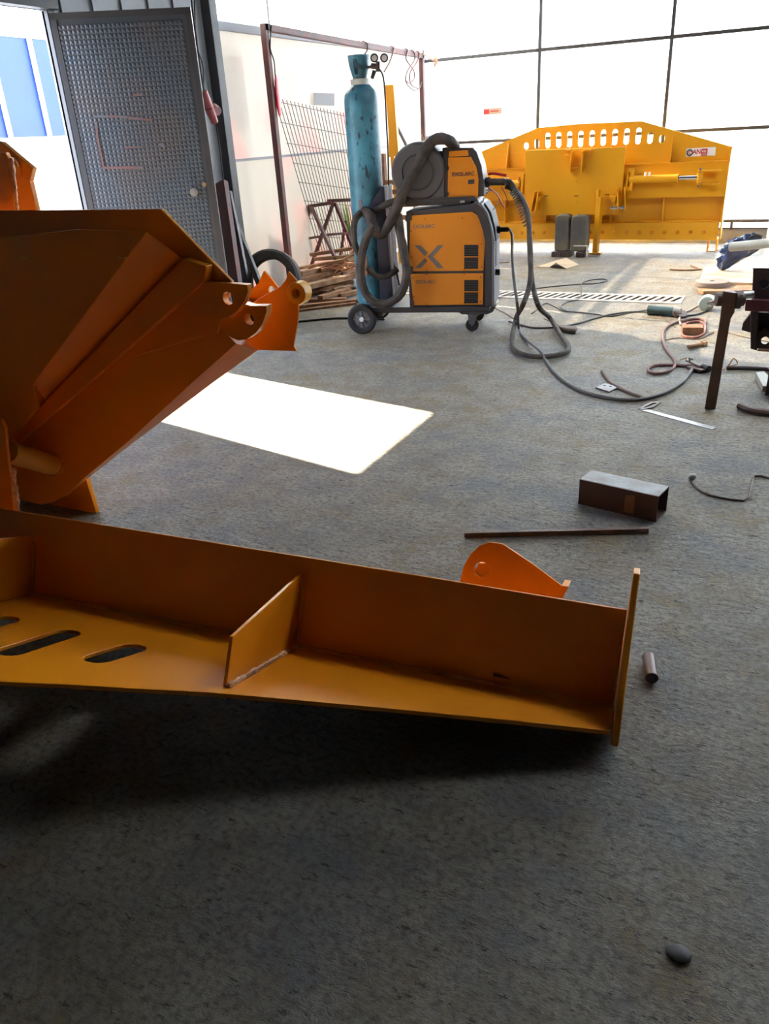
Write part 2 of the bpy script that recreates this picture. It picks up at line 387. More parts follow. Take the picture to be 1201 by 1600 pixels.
# door leaf, standing open, with quilted pyramid sheet
LA=V((-4.19,4.125,0)); ld=V((.713,.466,0)).normalized()*1; ln=V((ld.y,-ld.x,0))   # face normal to camera side
lw,lh=.835,2.03
door=bpy.data.objects.new('door_1',None); S_.collection.objects.link(door); door.location=LA; door['kind']='structure'
DOORM=mat('door_sheet',(.075,.092,.115),.42,metal=.35,c2=(.11,.092,.088),nscale=2.2,namt=(.42,.75))
b=B(); b.box(LA+ld*lw/2+Z*(lh/2+.015),(lw,.04,lh),Matrix((ld,ln,Z)).transposed())
b.done('door_panel',DOORM,door)
b=B(); c=.0265; nx=int((lw-.07)/c); nz=int((lh-.07)/c)
for i in range(nx):
    for j in range(nz):
        o=LA+ld*(.035+i*c)+Z*(.05+j*c)+ln*.021
        p=[o,o+ld*c,o+ld*c+Z*c,o+Z*c,o+ld*c/2+Z*c/2+ln*.004]
        b.poly(p,[(0,1,4),(1,2,4),(2,3,4),(3,0,4)])
bmesh.ops.remove_doubles(b.bm,verts=b.bm.verts,dist=.0005)
b.done('quilted_sheet',DOORM,door,smooth=False)
b=B()
for p,q in ((0,.035),(lw-.035,lw)): b.box(LA+ld*(p+q)/2+Z*(lh/2+.015)+ln*.023,(.035,.008,lh),Matrix((ld,ln,Z)).transposed())
b.box(LA+ld*lw/2+Z*(lh)+ln*.023,(lw,.008,.035),Matrix((ld,ln,Z)).transposed())
b.done('door_edge',FRAME,door)
kp=pn(303,300,LA+ln*.03,ln)
b=B(); b.cyl(kp,kp+ln*.012,.026,n=24); b.cyl(kp+ln*.012,kp+ln*.04,.013,.016,n=20); b.done('lock_rose',STEEL,door)
kp=pn(319,288,LA+ln*.03,ln); B().cyl(kp,kp+ln*.015,.014,n=16).done('key_cylinder',mat('brass',(.4,.33,.2),.4,metal=.8),door)
# faint red paint marks sprayed on the door (shape of their own)
PAINT=mat('faded_red_spray',(.17,.085,.08),.6,c2=(.11,.12,.14),nscale=18,namt=(.5,.6))
def mark(pts,wd):
    b=B()
    for (a,c_) in zip(pts,pts[1:]):
        p,q=[pn(*t,LA+ln*.0275,ln) for t in (a,c_)]
        b.beam(p,q,wd,.0008,ln)
    return b.done('paint_mark',PAINT,door)
mark([(145,182),(185,182),(238,188)],.014); mark([(150,190),(152,215),(163,268)],.013); mark([(160,262),(190,262),(224,262)],.016)
mark([(208,148),(222,148)],.012); mark([(195,230),(222,230)],.010); mark([(250,225),(258,230)],.02)

# ------------------------------------------------------------------ outside, seen through the doorway
blue=thing('storage_container',(-8.1,7.3,0),'blue clad container with white ribs outside the open doorway','container')
zb0,zb1=1.47,2.47
B().box((-8.1,8.2,(zb0+zb1)/2),(.08,7,zb1-zb0)).done('blue_panel',SKYB,blue)
b=B(); b.box((-8.1,8.2,zb1+.06),(.1,7,.12)); b.box((-8.1,8.2,zb0/2),(.1,7,zb0)); b.done('white_wall',WHITE,blue)
for u in (14,75):
    p=px(u,215 if u==14 else 213,-8.04); B().box((-8.03,p.y+.02,(zb0+zb1)/2),(.03,.045,zb1-zb0)).done('white_rib',WHITE,blue)
for k in (-4,-3,-2,-1,1,2,3,4,5):
    p=px(75,213,-8.04); B().box((-8.03,p.y+.02+k*.42 + (.0 if k>0 else 0),(zb0+zb1)/2),(.03,.045,zb1-zb0)).done('white_rib',WHITE,blue) if k!=-1 else None

# ------------------------------------------------------------------ foreground blade
B0=V((-.218,1.57,.012)); az,ti=math.radians(7.02),math.radians(2.1)
L=V((-math.cos(az)*math.cos(ti),-math.sin(az)*math.cos(ti),math.sin(ti)))
s0=V(RC@V(((1020-CX)/F,-(700-CY)/F,-1))).normalized(); s0=(s0-L*s0.dot(L)).normalized(); SS=-s0
WW=SS.cross(L); WW=WW if WW.z>0 else -WW
def q(l,s_,w_): return B0+L*l+SS*s_+WW*w_
def on(u,v,d='shelf',off=0):
    if d=='shelf': P=pn(u,v,B0+WW*off,WW)
    else: P=pn(u,v,B0+SS*off,SS)
    return P
blade=thing('grader_blade',q(.0,.0,0),'large yellow grader blade lying on its face in the foreground, slotted fin turned up','grader blade')
LEN=3.3  # unseen left end lengthened to block light from the floor in front
fr=[(954,1141),(800,1124.5),(600,1105),(400,1087),(330,1081),(200,1074),(100,1068),(0,1064)]
frp=[on(u,v+1) for u,v in fr]
last=frp[-1]; prev=frp[-2]
def LSW(P): d=P-B0; return d.dot(L),d.dot(SS),d.dot(WW)
l0,s0_,_=LSW(last)
outline=[q(-.002,0,0)]+frp+[q(1.8,.72,0),q(2.3,.74,0),q(LEN,.5,0),q(LEN,0,0)]
T1=.010
slots=[]
def sl(u0,v0,u1,v1,r):
    a,c_=on(u0,v0),on(u1,v1); m=(a+c_)/2; d=(a-c_); hl=d.length/2; d.normalize(); return slot(m,r,hl,WW.cross(d),d)
slots=[sl(205,1013,155,1028,.037),sl(103,990,18,1017,.037),sl(8,968,-90,996,.037),sl(-95,948,-205,980,.037)]
b=B(); b.prism(outline,-WW*T1,holes=slots); b.done('slotted_fin',YEL,blade,bevel=.0012)
# ledge plate, rises from the crease
b=B(); HP=.245
tp=[q(0,0,0),q(0,0,HP),q(.6,0,HP+.004),q(1.9,0,HP+.006),q(LEN,0,HP+.006),q(LEN,0,0)]
b.prism(tp,-SS*.010); b.done('ledge_plate',YEL,blade,bevel=.0025)
B().tube([q(.01+i*.05,.004,.002) for i in range(54)],.0075,n=6,wob=.25).done('weld_seam',WELD,blade)
# end plate
b=B(); ep=[(.172,-.03),(.165,.02),(.13,.09),(.07,.19),(.02,.29),(0,.335),(-.03,.345),(-.08,.32),(-.13,.25),(-.2,.1),(-.22,-.0),(-.1,-.012)]
b.prism([q(-.002,s,w_) for s,w_ in ep],-L*.016); b.done('end_plate',YEL,blade,bevel=.003)
B().tube([q(.004,.15-.01*i,.003) for i in range(15)]+[q(.004,.004,.01+.02*i) for i in range(12)],.004,n=6,smooth=False,wob=.2).done('weld_seam',WELD,blade)
# gussets
def gusset(l,pts,nm):
    b=B(); b.prism([q(l,s,w_) for s,w_ in pts],L*.009); return b.done(nm,YEL,blade,bevel=.0015)
gl=.845
gusset(gl,[(.0,0),(.385,0),(.372,.115),(.0,.205)],'gusset')
B().tube([q(gl-.006,.01+i*.02,.004) for i in range(20)],.0065,n=6,wob=.3).done('weld_seam',WELDW,blade)
B().tube([q(gl-.005,.004,.004+i*.02) for i in range(10)],.005,n=6,wob=.2).done('weld_seam',WELD,blade)
gusset(1.74,[(0,0),(.36,0),(.36,.20),(0,.185)],'gusset')
B().tube([q(1.736,.004,.004+i*.02) for i in range(9)],.005,n=6,wob=.2).done('weld_seam',WELD,blade)
# rest of the blade beyond the ledge (curved mouldboard, face down)
prof=[(-.01,.10),(-.06,.085),(-.16,.06),(-.3,.035),(-.46,.02)]
b=B()
for (a,c_) in zip(prof,prof[1:]):
    b.prism([q(.06,a[0],a[1]),q(.06,a[0],a[1]-.01),q(.06,c_[0],c_[1]-.01),q(.06,c_[0],c_[1])],L*.9)
b.done('mouldboard',YEL,blade)
b=B()
for (a,c_) in zip(prof[:3],prof[1:3]):
    b.prism([q(.97,a[0],a[1]),q(.97,a[0],a[1]-.01),q(.97,c_[0],c_[1]-.01),q(.97,c_[0],c_[1])],L*(LEN-.97))
b.done('mouldboard',YEL,blade)
# cylinder lug pair beyond ledge
def onS(u,v,off): return pn(u,v,B0-SS*off,SS)
lug=[(716,960),(719,905),(724,885),(735,866),(748,853),(765,847),(785,850),(830,880),(877,915),(868,934),(850,960)]
for off,sh in ((.20,0),(.29,.0)):
    kk=1 if off<.25 else .80; c0_=onS(790,930,.20); P=[c0_+(onS(u,v,.20)-c0_)*kk-SS*(off-.20) for u,v in lug]
    hc=c0_+(onS(752,890,.20)-c0_)*kk-SS*(off-.20)
    b=B(); b.prism(P,-SS*.012,holes=[circ(hc,.0215,L,WW,20)]); b.done('cylinder_lug',YEL,blade,bevel=.0012)
P=[onS(u,v,.20) for u,v in [(877,915),(868,934),(864,942)]]
b=B(); b.prism([P[0],P[0]+(P[0]-P[2]).normalized()*.0-L*.018,P[2]-L*.018,P[2]],-SS*.10); b.done('lug_brace',YEL,blade)
b=B(); b.prism([onS(735,905,.22),onS(748,880,.22),onS(775,880,.22),onS(760,905,.22)],-SS*.06); b.done('lug_brace',YEL,blade)

# scraps on the blade
b=B(); p0=on(768,1072); b.beam(p0+WW*.03,on(806,1074)+WW*.022,.012,.002); tag(b.done('steel_offcut',RUST,smooth=False),'thin rusty sliver of steel lying along the crease of the foreground blade','steel scrap')

# ------------------------------------------------------------------ mounting frame at the left (folded linkage)
arm=thing('blade_mounting_frame',(-2.3,1.9,0),'tall yellow linkage frame with pin ears standing behind the lying blade','machine frame')
def pr(pts,y0,y1,name,m=YEL,holes=(),bevel=.002,parent=arm,label=None):
    P=[py(u,v,y0) for u,v in pts]; Hs=[[V((c.x,c.y,c.z)) for c in circ(py(u,v,y0),r,X,Z,24)] for u,v,r in holes]
    b=B(); b.prism(P,Y*(y1-y0),holes=Hs); return b.done(name,m,parent,bevel=bevel,label=label)
def fru(f,y0,g,y1,name,m=YEL,bevel=.002):
    b=B(); A=[py(u,v,y0) for u,v in f]; G=[py(u,v,y1) for u,v in g]; n=len(f)
    b.poly(A+G,[tuple(range(n)),tuple(range(2*n-1,n-1,-1))]+[(i,n+i,n+(i+1)%n,(i+1)%n) for i in range(n)])
    return b.done(name,m,arm,bevel=bevel)
pr([(-340,333),(0,329),(251,327),(362,440),(340,520),(200,560),(-340,760)],1.862,1.874,'back_plate')  # unseen left run widened to block door and window light
fru([(-160,384),(0,372),(120,358),(229,361),(52,600),(60,636),(0,700),(-160,800)],1.74,[(-160,390),(0,378),(120,362),(286,404),(72,628),(64,637),(0,710),(-160,805)],1.846,'channel_box')
pr([(58,640),(150,545),(240,450),(286,404),(322,416),(319,440),(250,500),(150,588),(14,706),(-60,760),(-160,790),(-160,640)],1.828,1.858,'web_plate')
fru([(-60,640),(268,484),(281,489),(312,492),(336,503),(369,537),(300,598),(200,690),(135,744),(105,772),(85,783),(64,788),(40,782),(10,760),(-60,770)],1.866,
    [(-60,640),(268,484),(281,489),(312,492),(346,500),(403,547),(330,600),(208,692),(139,746),(107,773),(86,784),(65,789),(40,783),(10,760),(-60,770)],1.96,'lift_arm',bevel=.001)
def ear(pts,hole,y0,y1): return pr(pts,y0,y1,'pin_ear',holes=[hole],bevel=.0025)
ear([(250,470),(300,440),(361,443),(386,445),(387,456),(381,472),(371,486),(357,496),(345,499),(330,497),(310,489),(290,480)],(356,466,.018),1.838,1.860)
ear([(330,500),(350,498),(368,485),(378,474),(392,478),(416,478),(416,488),(410,506),(400,520),(386,530),(372,532),(360,527)],(389,499,.016),1.868,1.898)
# forked tip
def tipf(y0,y1,nm,dx=0,dy=0):
    pts=[(395,515),(384,462),(400,448),(426,438),(437,410+0),(444,428),(449,426),(466,446),(470,460),(464,476),(464,510),(458,542),(440,520),(417,497)]
    return pr([(u+dx,v+dy) for u,v in pts],y0,y1,nm)
pr([(352,520),(372,532),(417,497),(458,541),(464,549),(403,547),(385,560),(340,590)],2.012,2.02,'tip_plate')
pr([(392,474),(417,459),(438,447),(446,437),(450,424),(468,444),(471,458),(466,476),(465,500),(458,542),(437,519),(416,496),(398,480)],2.0,2.008,'tip_fork',holes=[(462,459,.012)])
pr([(384,462),(396,449),(404,442),(409,430),(412,423),(424,436),(433,448),(446,462),(450,500),(425,490),(400,480)],2.14,2.148,'tip_fork',holes=[(424,453,.012)])
b=B(); a1,a2,a3,a4=py(392,474,2.008),py(416,496,2.008),py(400,480,2.14),py(384,462,2.14); b.prism([a1,a2,a3,a4],(0,.004,-.006)); b.done('tip_web',YEL,arm)
c=py(462,459,1.985); B().cyl(c,c+Y*.04,.032,n=28,inner=.014).done('pin_boss',YELB,arm,bevel=.002)
c=py(455,461,2.009); B().cyl(c,c+Y*.03,.036,n=28).done('pin_boss',YEL,arm,bevel=.002)
# pin tube
a=py(84,727,1.856); c=py(12,706,1.64); B().cyl(a,c,.038,n=32).done('pivot_tube',mat('dull_yellow_paint',(.62,.30,.02),.45),arm)
B().lathe([(.036,0),(.048,.001),(.044,.008),(.038,.010)],a-(a-c).normalized()*.0,(c-a),n=32).done('weld_ring',WELD,arm)
d=(c-a).normalized(); g=py(71,720,1.80); B().ball(g,.004,sub=1).done('grease_hole',BLACK,arm)
# leg to the floor
P=[py(-60,735,1.99),py(134,735,1.99)]; 
lx1=py(131,746,1.99).x; lx0=py(20,746,1.99).x
b=B(); z1=py(131,700,1.99).z; b.prism([(lx0,1.99,z1),(lx1,1.99,z1),(lx1+.02,1.99,0),(lx0,1.99,0)],Y*.02); b.done('leg_plate',YEL,arm,bevel=.002)
pr([(-60,640),(0,655),(8,668),(10,700),(22,800),(20,860),(-60,860)],1.60,1.612,'side_plate')
b=B(); pts=[py(12+i*1.0,735+i*8,1.60)+V((.008,.012,0)) for i in range(9)]; b.tube(pts,.010,n=6,wob=.3); b.done('weld_seam',WELDW,arm)
# upper bracket rising beside the doorway
pr([(-40,215),(2,222),(51,263),(46,283),(50,300),(57,330),(57,345),(-40,345)],2.05,2.07,'top_bracket',holes=[(22,263,.021)],m=mat('tan_yellow_paint',(.62,.26,.05),.4))
pr([(-40,240),(8,238),(12,246),(21,330),(21,345),(-40,345)],1.95,1.965,'top_bracket')
b=B(); b.tube([py(13+i*.9,247+i*8.2,1.95)+V((.004,.01,0)) for i in range(11)],.006,n=6,wob=.3); b.done('weld_seam',WELDW,arm)
c=py(22,263,2.045); B().cyl(c-Y*.012,c+Y*.03,.034,n=28,inner=.022).done('pin_boss',mat('tan_boss',(.6,.27,.06),.4),arm)
# leftover tape flecks
for u,v in ((40,403),(192,404)):
    y=1.70 ; p=py(u,v,y)-Y*.003; B().box(p,(.03,.004,.007)).done('paint_drip',YELB,arm)

# ------------------------------------------------------------------ rear blade
YR=9.2
rb=thing('grader_blade',(-2.05,YR,0),'wide finished yellow grader blade standing upright against the back wall','grader blade')
def rp(pts,y0,y1,name,m=YELB,holes=(),bevel=0,label=None,parent=rb):
    b=B(); b.prism([(x,y0,z) for x,z in pts],Y*(y1-y0),holes=holes); return b.done(name,m,parent,bevel=bevel,label=label)
hs=[]
for i in range(13):
    x=-2.745+i*.1185; short=i in(0,1,11,12) and i in (0,12)
    zt=1.118 if i in(0,12) else (1.15 if i in (1,11) else 1.195); zb_=1.055
    if i in (0,1): zt-=.01
    hs.append(slot((x,YR,(zt+zb_)/2),.026,(zt-zb_)/2-.02,X,V((.04*(i-6)/6,0,1)).normalized(),7))
rp([(-3.46,.86),(-3.46,.985),(-2.62,1.255),(-2.2,1.27),(-1.54,1.262),(-.66,.99),(-.645,.86)],YR,YR+.012,'slotted_fin',holes=hs)
rp([(-3.46,.862),(-3.46,.985),(-3.2,1.02),(-.9,1.02),(-.665,.985),(-.645,.862)],YR-.012,YR,'backing_panel')
b=B(); b.box((-2.05,YR-.06,.862),(2.82,.13,.012)); b.done('ledge_plate',YELB,rb)
b=B(); b.prism([(-3.46,YR-.11,.86),(-3.46,YR-.13,.54),(-3.46,YR-.01,.54),(-3.46,YR-.01,.86)],X*2.815); b.done('box_beam',YELB,rb)
b=B(); b.prism([(-3.46,YR-.03,.54),(-3.46,YR-.01,.30),(-3.46,YR+.01,.30),(-3.46,YR-.01,.54)],X*2.80); b.done('mouldboard',YELB,rb)
b=B(); b.prism([(-3.46,YR-.012,.31),(-3.46,YR-.09,.29),(-3.46,YR-.13,.125),(-3.46,YR-.11,.125),(-3.46,YR-.06,.31)],X*2.785); b.done('cutting_edge',YELB,rb)
for i in range(22):
    x=-3.38+i*.1285; B().lathe([(0,-.012),(.010,-.012),(.018,0),(0,.0)],(x,YR-.125,.20),(0,1,-.2),n=10).done('bolt',YEL,rb)
for x in (-2.95,-1.22): B().prism([(x,YR-.012,.862),(x,YR-.10,.862),(x,YR-.012,1.12 if x<-2 else 1.10)],X*.012).done('gusset',YELB,rb)
for x in (-1.83,-2.3): B().prism([(x,YR,1.02),(x,YR-.04,1.02),(x,YR,1.15)],X*.012).done('gusset',YELB,rb)
for x in (-2.95,-2.48,-1.78,-1.24): B().prism([(x,YR-.02,.54),(x,YR-.12,.54),(x,YR-.10,.30),(x,YR-.02,.30)],X*.012).done('rib',YELB,rb)
for x in (-3.46,-.66): B().prism([(x,YR-.12,.125),(x,YR-.14,.55),(x,YR-.12,.86),(x,YR-.02,.99),(x,YR+.02,.99),(x,YR+.04,.125)],X*.014).done('end_plate',YELB,rb)
rp([(-2.69,.385),(-2.69,1.045),(-1.64,1.035),(-1.64,.385)],YR-.22,YR-.20,'carriage_plate',bevel=.003)
b=B(); b.box((-2.16,YR-.16,.72),(.9,.1,.5)); b.done('carriage_box',YELB,rb)
def yy(u,v,y=YR-.24): return py(u,v,y)
# top link lugs
for u in (893,911):
    a=yy(u,236); B().box((a.x,YR-.25,(a.z+yy(u,268).z)/2),(.018,.09,a.z-yy(u,268).z)).done('top_lug',YELB,rb)
for u,dx in ((886,-.03),(918,.03)):
    a=yy(u,238); B().box((a.x,YR-.24,a.z+.02),(.06,.05,.012)).done('lug_bracket',YELB,rb); B().box((a.x,YR-.24,a.z-.03),(.06,.05,.012)).done('lug_bracket',YELB,rb)
a,c=yy(888,262),yy(914,262); B().cyl(a,c,.009,n=12).done('link_pin',YELB,rb)
SLOTD=mat('slot_shadow',(.12,.04,.004),.8)  # dark strips laid on the plate as the shade inside its slots
for u,v in ((853,306),(900,306),(948,304)): a=py(u,v,YR-.222); B().box(a,(.045,.004,.007)).done('slot_shade',SLOTD,rb,label='narrow dark strip painted as the shade in a slot of the plate')
for u,v in ((951,258),(857,262)): a=py(u,v,YR-.226); B().box(a,(.055,.012,.012)).done('weld_tab',YELB,rb)
for u,v in ((900,283),(900,315)): a=py(u,v,YR-.222); B().cyl(a,a-Y*.012,.012,n=12).done('bolt',YELB,rb)
# lower lugs and pin at right and left of the carriage
for u,l,t in ((964,0,1),(976,1,1)):
    a,c=py(u-3,296,YR-.3),py(u-1,330,YR-.3); B().prism([(a.x-.01,YR-.22,a.z+.02),(a.x+.015,YR-.32,a.z),(c.x+.012,YR-.34,c.z),(c.x-.015,YR-.30,c.z-.01),(c.x-.01,YR-.2,c.z)],X*.014).done('lower_lug',YELB,rb)
a,c=py(954,325,YR-.31),py(977,324,YR-.31); B().cyl(a,c,.017,n=16).done('lower_pin',CHROME,rb,label='bare shiny steel pin')
rp([( py(953,306,YR-.23).x, py(953,306,YR-.23).z),(py(964,306,YR-.23).x,py(964,306,YR-.23).z),(py(962,318,YR-.23).x,py(962,318,YR-.23).z)],YR-.29,YR-.22,'gusset')
for u in (834,840): 
    a,c=py(u,300,YR-.3),py(u-4,330,YR-.3); B().prism([(a.x,YR-.22,a.z),(a.x,YR-.32,a.z),(c.x,YR-.34,c.z),(c.x,YR-.22,c.z)],X*.012).done('lower_lug',YELB,rb)
rp([( py(840,318,YR-.23).x, py(840,318,YR-.23).z),(py(850,306,YR-.23).x,py(850,306,YR-.23).z),(py(840,306,YR-.23).x,py(840,306,YR-.23).z)],YR-.29,YR-.22,'gusset')
# hydraulic cylinders (each: barrel, rod, eye)
def ram(x0,x1,x2,x3,zc,y):
    t=B(); t.cyl((x0,y,zc),(x1,y,zc),.038,n=24); t.cyl((x1-.02*(1 if x1>x0 else -1),y,zc),(x1,y,zc),.042,n=24)
    br=t.done('ram_barrel',YELB,rb)
    B().cyl((x1,y,zc),(x2,y,zc),.021,n=20).done('ram_rod',CHROME,br,label='chrome ram rod')
    b=B(); b.cyl((x2,y,zc-.045),(x2,y,zc+.045),.03,n=16); b.done('ram_eye',YELB,br)
    b=B(); b.box(((x2+x3)/2,y+.02,zc+.06),(abs(x3-x2)+.06,.1,.01)); b.box(((x2+x3)/2,y+.02,zc-.06),(abs(x3-x2)+.06,.1,.01)); b.done('ram_bracket',YELB,br)
    b=B(); b.cyl((x2,y,zc-.09),(x2,y,zc+.09),.012,n=12); b.done('ram_pin',STEEL,br)
    b=B(); b.prism([(x0-.03,y-.03,zc-.11),(x0+.03,y-.03,zc-.11),(x0+.045,y-.03,zc+.1),(x0-.02,y-.03,zc+.11)],Y*.05,holes=[slot((x0,y-.03,zc),.012,.06,X,Z,6)]); b.done('ram_clevis',YELB,br)
    for dx in (-.02,.02): B().cyl((x0+(x1-x0)*.37+dx,y-.02,zc+.03),(x0+(x1-x0)*.37+dx,y-.02,zc+.065),.011,n=10).done('hose_port',PAINTW,br,label='white hose port plug')
ram(-1.58,-1.10,-.90,-.74,.725,YR-.20)
ram(-2.74,-3.16,-3.28,-3.40,.715,YR-.20)
# parking leg
a,c=py(936,325,YR-.28),py(928,396,YR-.32)
b=B(); b.beam((a.x,YR-.28,.57),(c.x+.01,YR-.30,.02),.055,.055); b.box((c.x+.01,YR-.30,.01),(.12,.1,.02)); b.done('parking_leg',YELB,rb,bevel=.004)
b=B(); b.cyl((a.x-.02,YR-.28,.57),(a.x-.02,YR-.28,.64),.02,n=12); b.done('leg_eye',YELB,rb)
# sticker with lettering
sp=[py(*t,YR-.014) for t in ((1072,232),(1118,229.5),(1117,243),(1071,245))]
b=B(); b.prism(sp,-Y*.001); stk=b.done('sticker',PAINTW,rb,label='white and red lettered sticker')
xa=(sp[1]-sp[0]).normalized(); ya=Z
a=sp[3]
text('lettering','ANLI',.060,mat('sticker_red',(.55,.03,.03),.5),rb,a+xa*.062+Z*.022-Y*.0022,xa,ya,sx=.9,bold=.0015)
b=B(); cc=a+xa*.036+Z*.036-Y*.003
b.prism(circ(cc,.030,xa,Z,20),-Y*.001,holes=[circ(cc,.019,xa,Z,16)]); 
for k in range(9):
    an=math.pi*.45+k*math.pi*1.3/9; b.box(cc+xa*.031*math.cos(an)+Z*.031*math.sin(an),(.008,.001,.008))
b.done('gear_emblem',INK,rb)
text('lettering','C',.045,mat('sticker_red',(.55,.03,.03),.5),rb,cc+xa*-.012-Z*.016-Y*.001,xa,ya,bold=.001)
b=B(); r0=a+xa*.142+Z*.014-Y*.002; b.prism([r0,r0+xa*.058,r0+xa*.058+Z*.052,r0+Z*.052],-Y*.001); b.prism([r0-Z*.012,r0-Z*.012+xa*.058,r0+xa*.058-Z*.004,r0-Z*.004],-Y*.001)
b.done('red_block',mat('sticker_block',(.65,.03,.04),.5),rb)
b=B()
for k in range(3): b.box(r0+xa*(.015+.014*k)+Z*.03-Y*.002,(.009,.001,.016))
b.box(r0+xa*.029+Z*.012-Y*.002,(.045,.001,.004)); b.done('white_print',PAINTW,rb)

# feet of the rear blade
def block(name,u0,v0,u1,v1,y,dep,m,label,cat,z0=0,hollow=False,group=None,bev=.006):
    a=py(u0,v1,y); c=py(u1,v0,y); z1=c.z; x0,x1=a.x,c.x
    b=B()
    if hollow:
        t=.008; b.prism([(x0,y,z0),(x1,y,z0),(x1,y,z1),(x0,y,z1)],Y*dep,holes=[[(x0+t,y,z0+t),(x0+t,y,z1-t),(x1-t,y,z1-t),(x1-t,y,z0+t)]]); bev=0
    else: b.box(((x0+x1)/2,y+dep/2,(z0+z1)/2),(x1-x0,dep,z1-z0))
    return tag(b.done(name,m,bevel=bev),label,cat,group)
a=pf(1103,393); 
b=B(); x0,x1,y0=a.x,pf(1118,393).x,a.y; t=.008
b.prism([(x0,y0,0),(x1,y0,0),(x1,y0,.122),(x0,y0,.122)],Y*.18,holes=[[(x0+t,y0,t),(x0+t,y0,.122-t),(x1-t,y0,.122-t),(x1-t,y0,t)]])
tag(b.done('square_tube_offcut',YELB),'short square tube propping the right end of the upright rear blade','steel block')
b=B(); b.box((-3.25,9.1,.06),(.1,.2,.12)); tag(b.done('square_tube_offcut',RUST),'steel block propping the left end of the rear blade behind the welder','steel block')

# canisters on timber blocks in front of the rear blade
yc=8.66
CAN=mat('smudged_grey_steel',(.10,.10,.10),.55,metal=.2,c2=(.22,.19,.13),nscale=5)
def canister(u0,u1,v0,v1,dep,label):
    a=py(u0,v1,yc); c=py(u1,v0,yc); b=B()
    w_=c.x-a.x; h=c.z-a.z; x=a.x+w_/2
    prof=[]
    for (dx,dz) in ((-1,-1),(1,-1),(1,1),(-1,1)):
        for k in range(4):
            an=math.atan2(dz,dx)-math.pi/4+k*math.pi/6; r=.035; prof.append((x+dx*(w_/2-r)+r*math.cos(an),a.z+h/2+dz*(h/2-r)+r*math.sin(an)))
    b.prism([(p[0],yc,p[1]) for p in prof],Y*dep)
    o=b.done('steel_counterweight',CAN,bevel=.012); return tag(o,label,'weight block')
canister(865,889.5,336,393,.16,'narrow grey counterweight block, left one of the two before the rear blade')
canister(889.5,918,337,393,.16,'wider grey counterweight block beside the yellow parking leg')
zt=py(870,393,yc).z
for u0,u1,lab,m in ((861,876,'dark timber block under the left corner of the grey counterweights',DWOOD),(876,891,'dark timber block under the seam between the two grey counterweights',DWOOD),(899,913,'dark timber block under the right grey counterweight',DWOOD)):
    a=py(u0,400,yc-.02); c=py(u1,400,yc-.02); h=zt-.001
    tag(B().box(((a.x+c.x)/2,yc+.07,h/2),(c.x-a.x-.004,.2,h)).done('timber_block',m,bevel=.004),lab,'wood block')
b=B(); a=py(915,396,yc-.05); b.box((a.x,yc+.0,.06),(.014,.02,.12)); b.box((a.x-.07,yc,.115),(.15,.02,.012)); 
tag(b.done('angle_bracket',WHITE),'pale thin steel bracket at the foot of the right counterweight','bracket')
# bent sheet on the floor
b=B(); A=[pf(836,418),pf(862,419),pf(862,409)]; r1,r2=pf(868,411,.055),pf(884,403,.05); 
b.prism([pf(838,417),pf(858,418),r1,r2],(0,0,.004)); b.prism([r1,r2,pf(904,414),pf(884,420)],(0,0,.004))
tag(b.done('cardboard_sheet',CARD,smooth=False),'creased scrap of cardboard lying before the timber blocks','cardboard')

# ------------------------------------------------------------------ welding set: local frame along the trolley
O_=V((-2.66,5.0,0)); CA=math.radians(12.8); U=V((math.cos(CA),math.sin(CA),0)); N=V((-math.sin(CA),math.cos(CA),0))
def cp(s,z,n): return O_+U*s+N*n+Z*z
def cs(u,v,d): P=pn(u,v,O_+N*d,N)-O_; return P.dot(U),P.z
def cP(u,v,d): return pn(u,v,O_+N*d,N)
RU=Matrix((U,N,Z)).transposed()
wm=thing('welding_machine',cp(.4,0,.2),'orange and black welding power source on its wheeled trolley','welding machine')
# trolley
b=B(); b.box(cp(.42,.155,.245),(.94,.37,.04),RU); b.box(cp(.05,.125,.245),(.16,.42,.03),RU); b.done('trolley_deck',DGREY,wm,bevel=.004)
for n_ in (0,.47):
    c=cp(-.012,.106,n_)
    b=B(); b.lathe([(.062,-.018),(.075,-.022),(.095,-.022),(.106,-.012),(.106,.012),(.095,.022),(.075,.022),(.062,.018),(.062,-.018)],c,N,n=40)
    wl=b.done('wheel',BLACK,wm)
    b=B(); b.lathe([(0,-.012),(.022,-.014),(.026,-.010),(.060,-.008),(.064,-.018),(.064,.018),(.02,.018),(0,.018)],c,N,n=32)
    for k in range(8):
        an=k*math.pi/4; d=U*math.cos(an)+Z*math.sin(an); b.beam(c+d*.018-N*.014,c+d*.06-N*.013,.008,.010,N)
    b.done('wheel_hub',MGREY,wl)
    B().lathe([(0,-.026),(.007,-.026),(.015,-.024),(.017,-.014),(0,-.014)],c,N,n=20).done('axle_cap',WHITE,wl,label='white axle cap')
B().cyl(cp(-.012,.106,.01),cp(-.012,.106,.46),.010,n=12).done('axle',DGREY,wm)
for n_ in (.08,.41):
    c=cp(.768,.046,n_)
    b=B(); b.lathe([(0,-.014),(.040,-.014),(.046,-.008),(.046,.008),(.040,.014),(0,.014)],c,N,n=28); cw=b.done('castor_wheel',BLACK,wm)
    b=B(); b.prism([c+N*.018+Z*.01-U*.02,c+N*.018+Z*.075-U*.03,c+N*.018+Z*.075+U*.04,c+N*.018+U*.012],N*.003)
    b.prism([c-N*.021+Z*.01-U*.02,c-N*.021+Z*.075-U*.03,c-N*.021+Z*.075+U*.04,c-N*.021+U*.012],N*.003)
    b.box(c+Z*.082+U*.005,(.09,.06,.012),RU); b.cyl(c-N*.025,c+N*.025,.006,n=10); b.done('castor_fork',MGREY,cw)
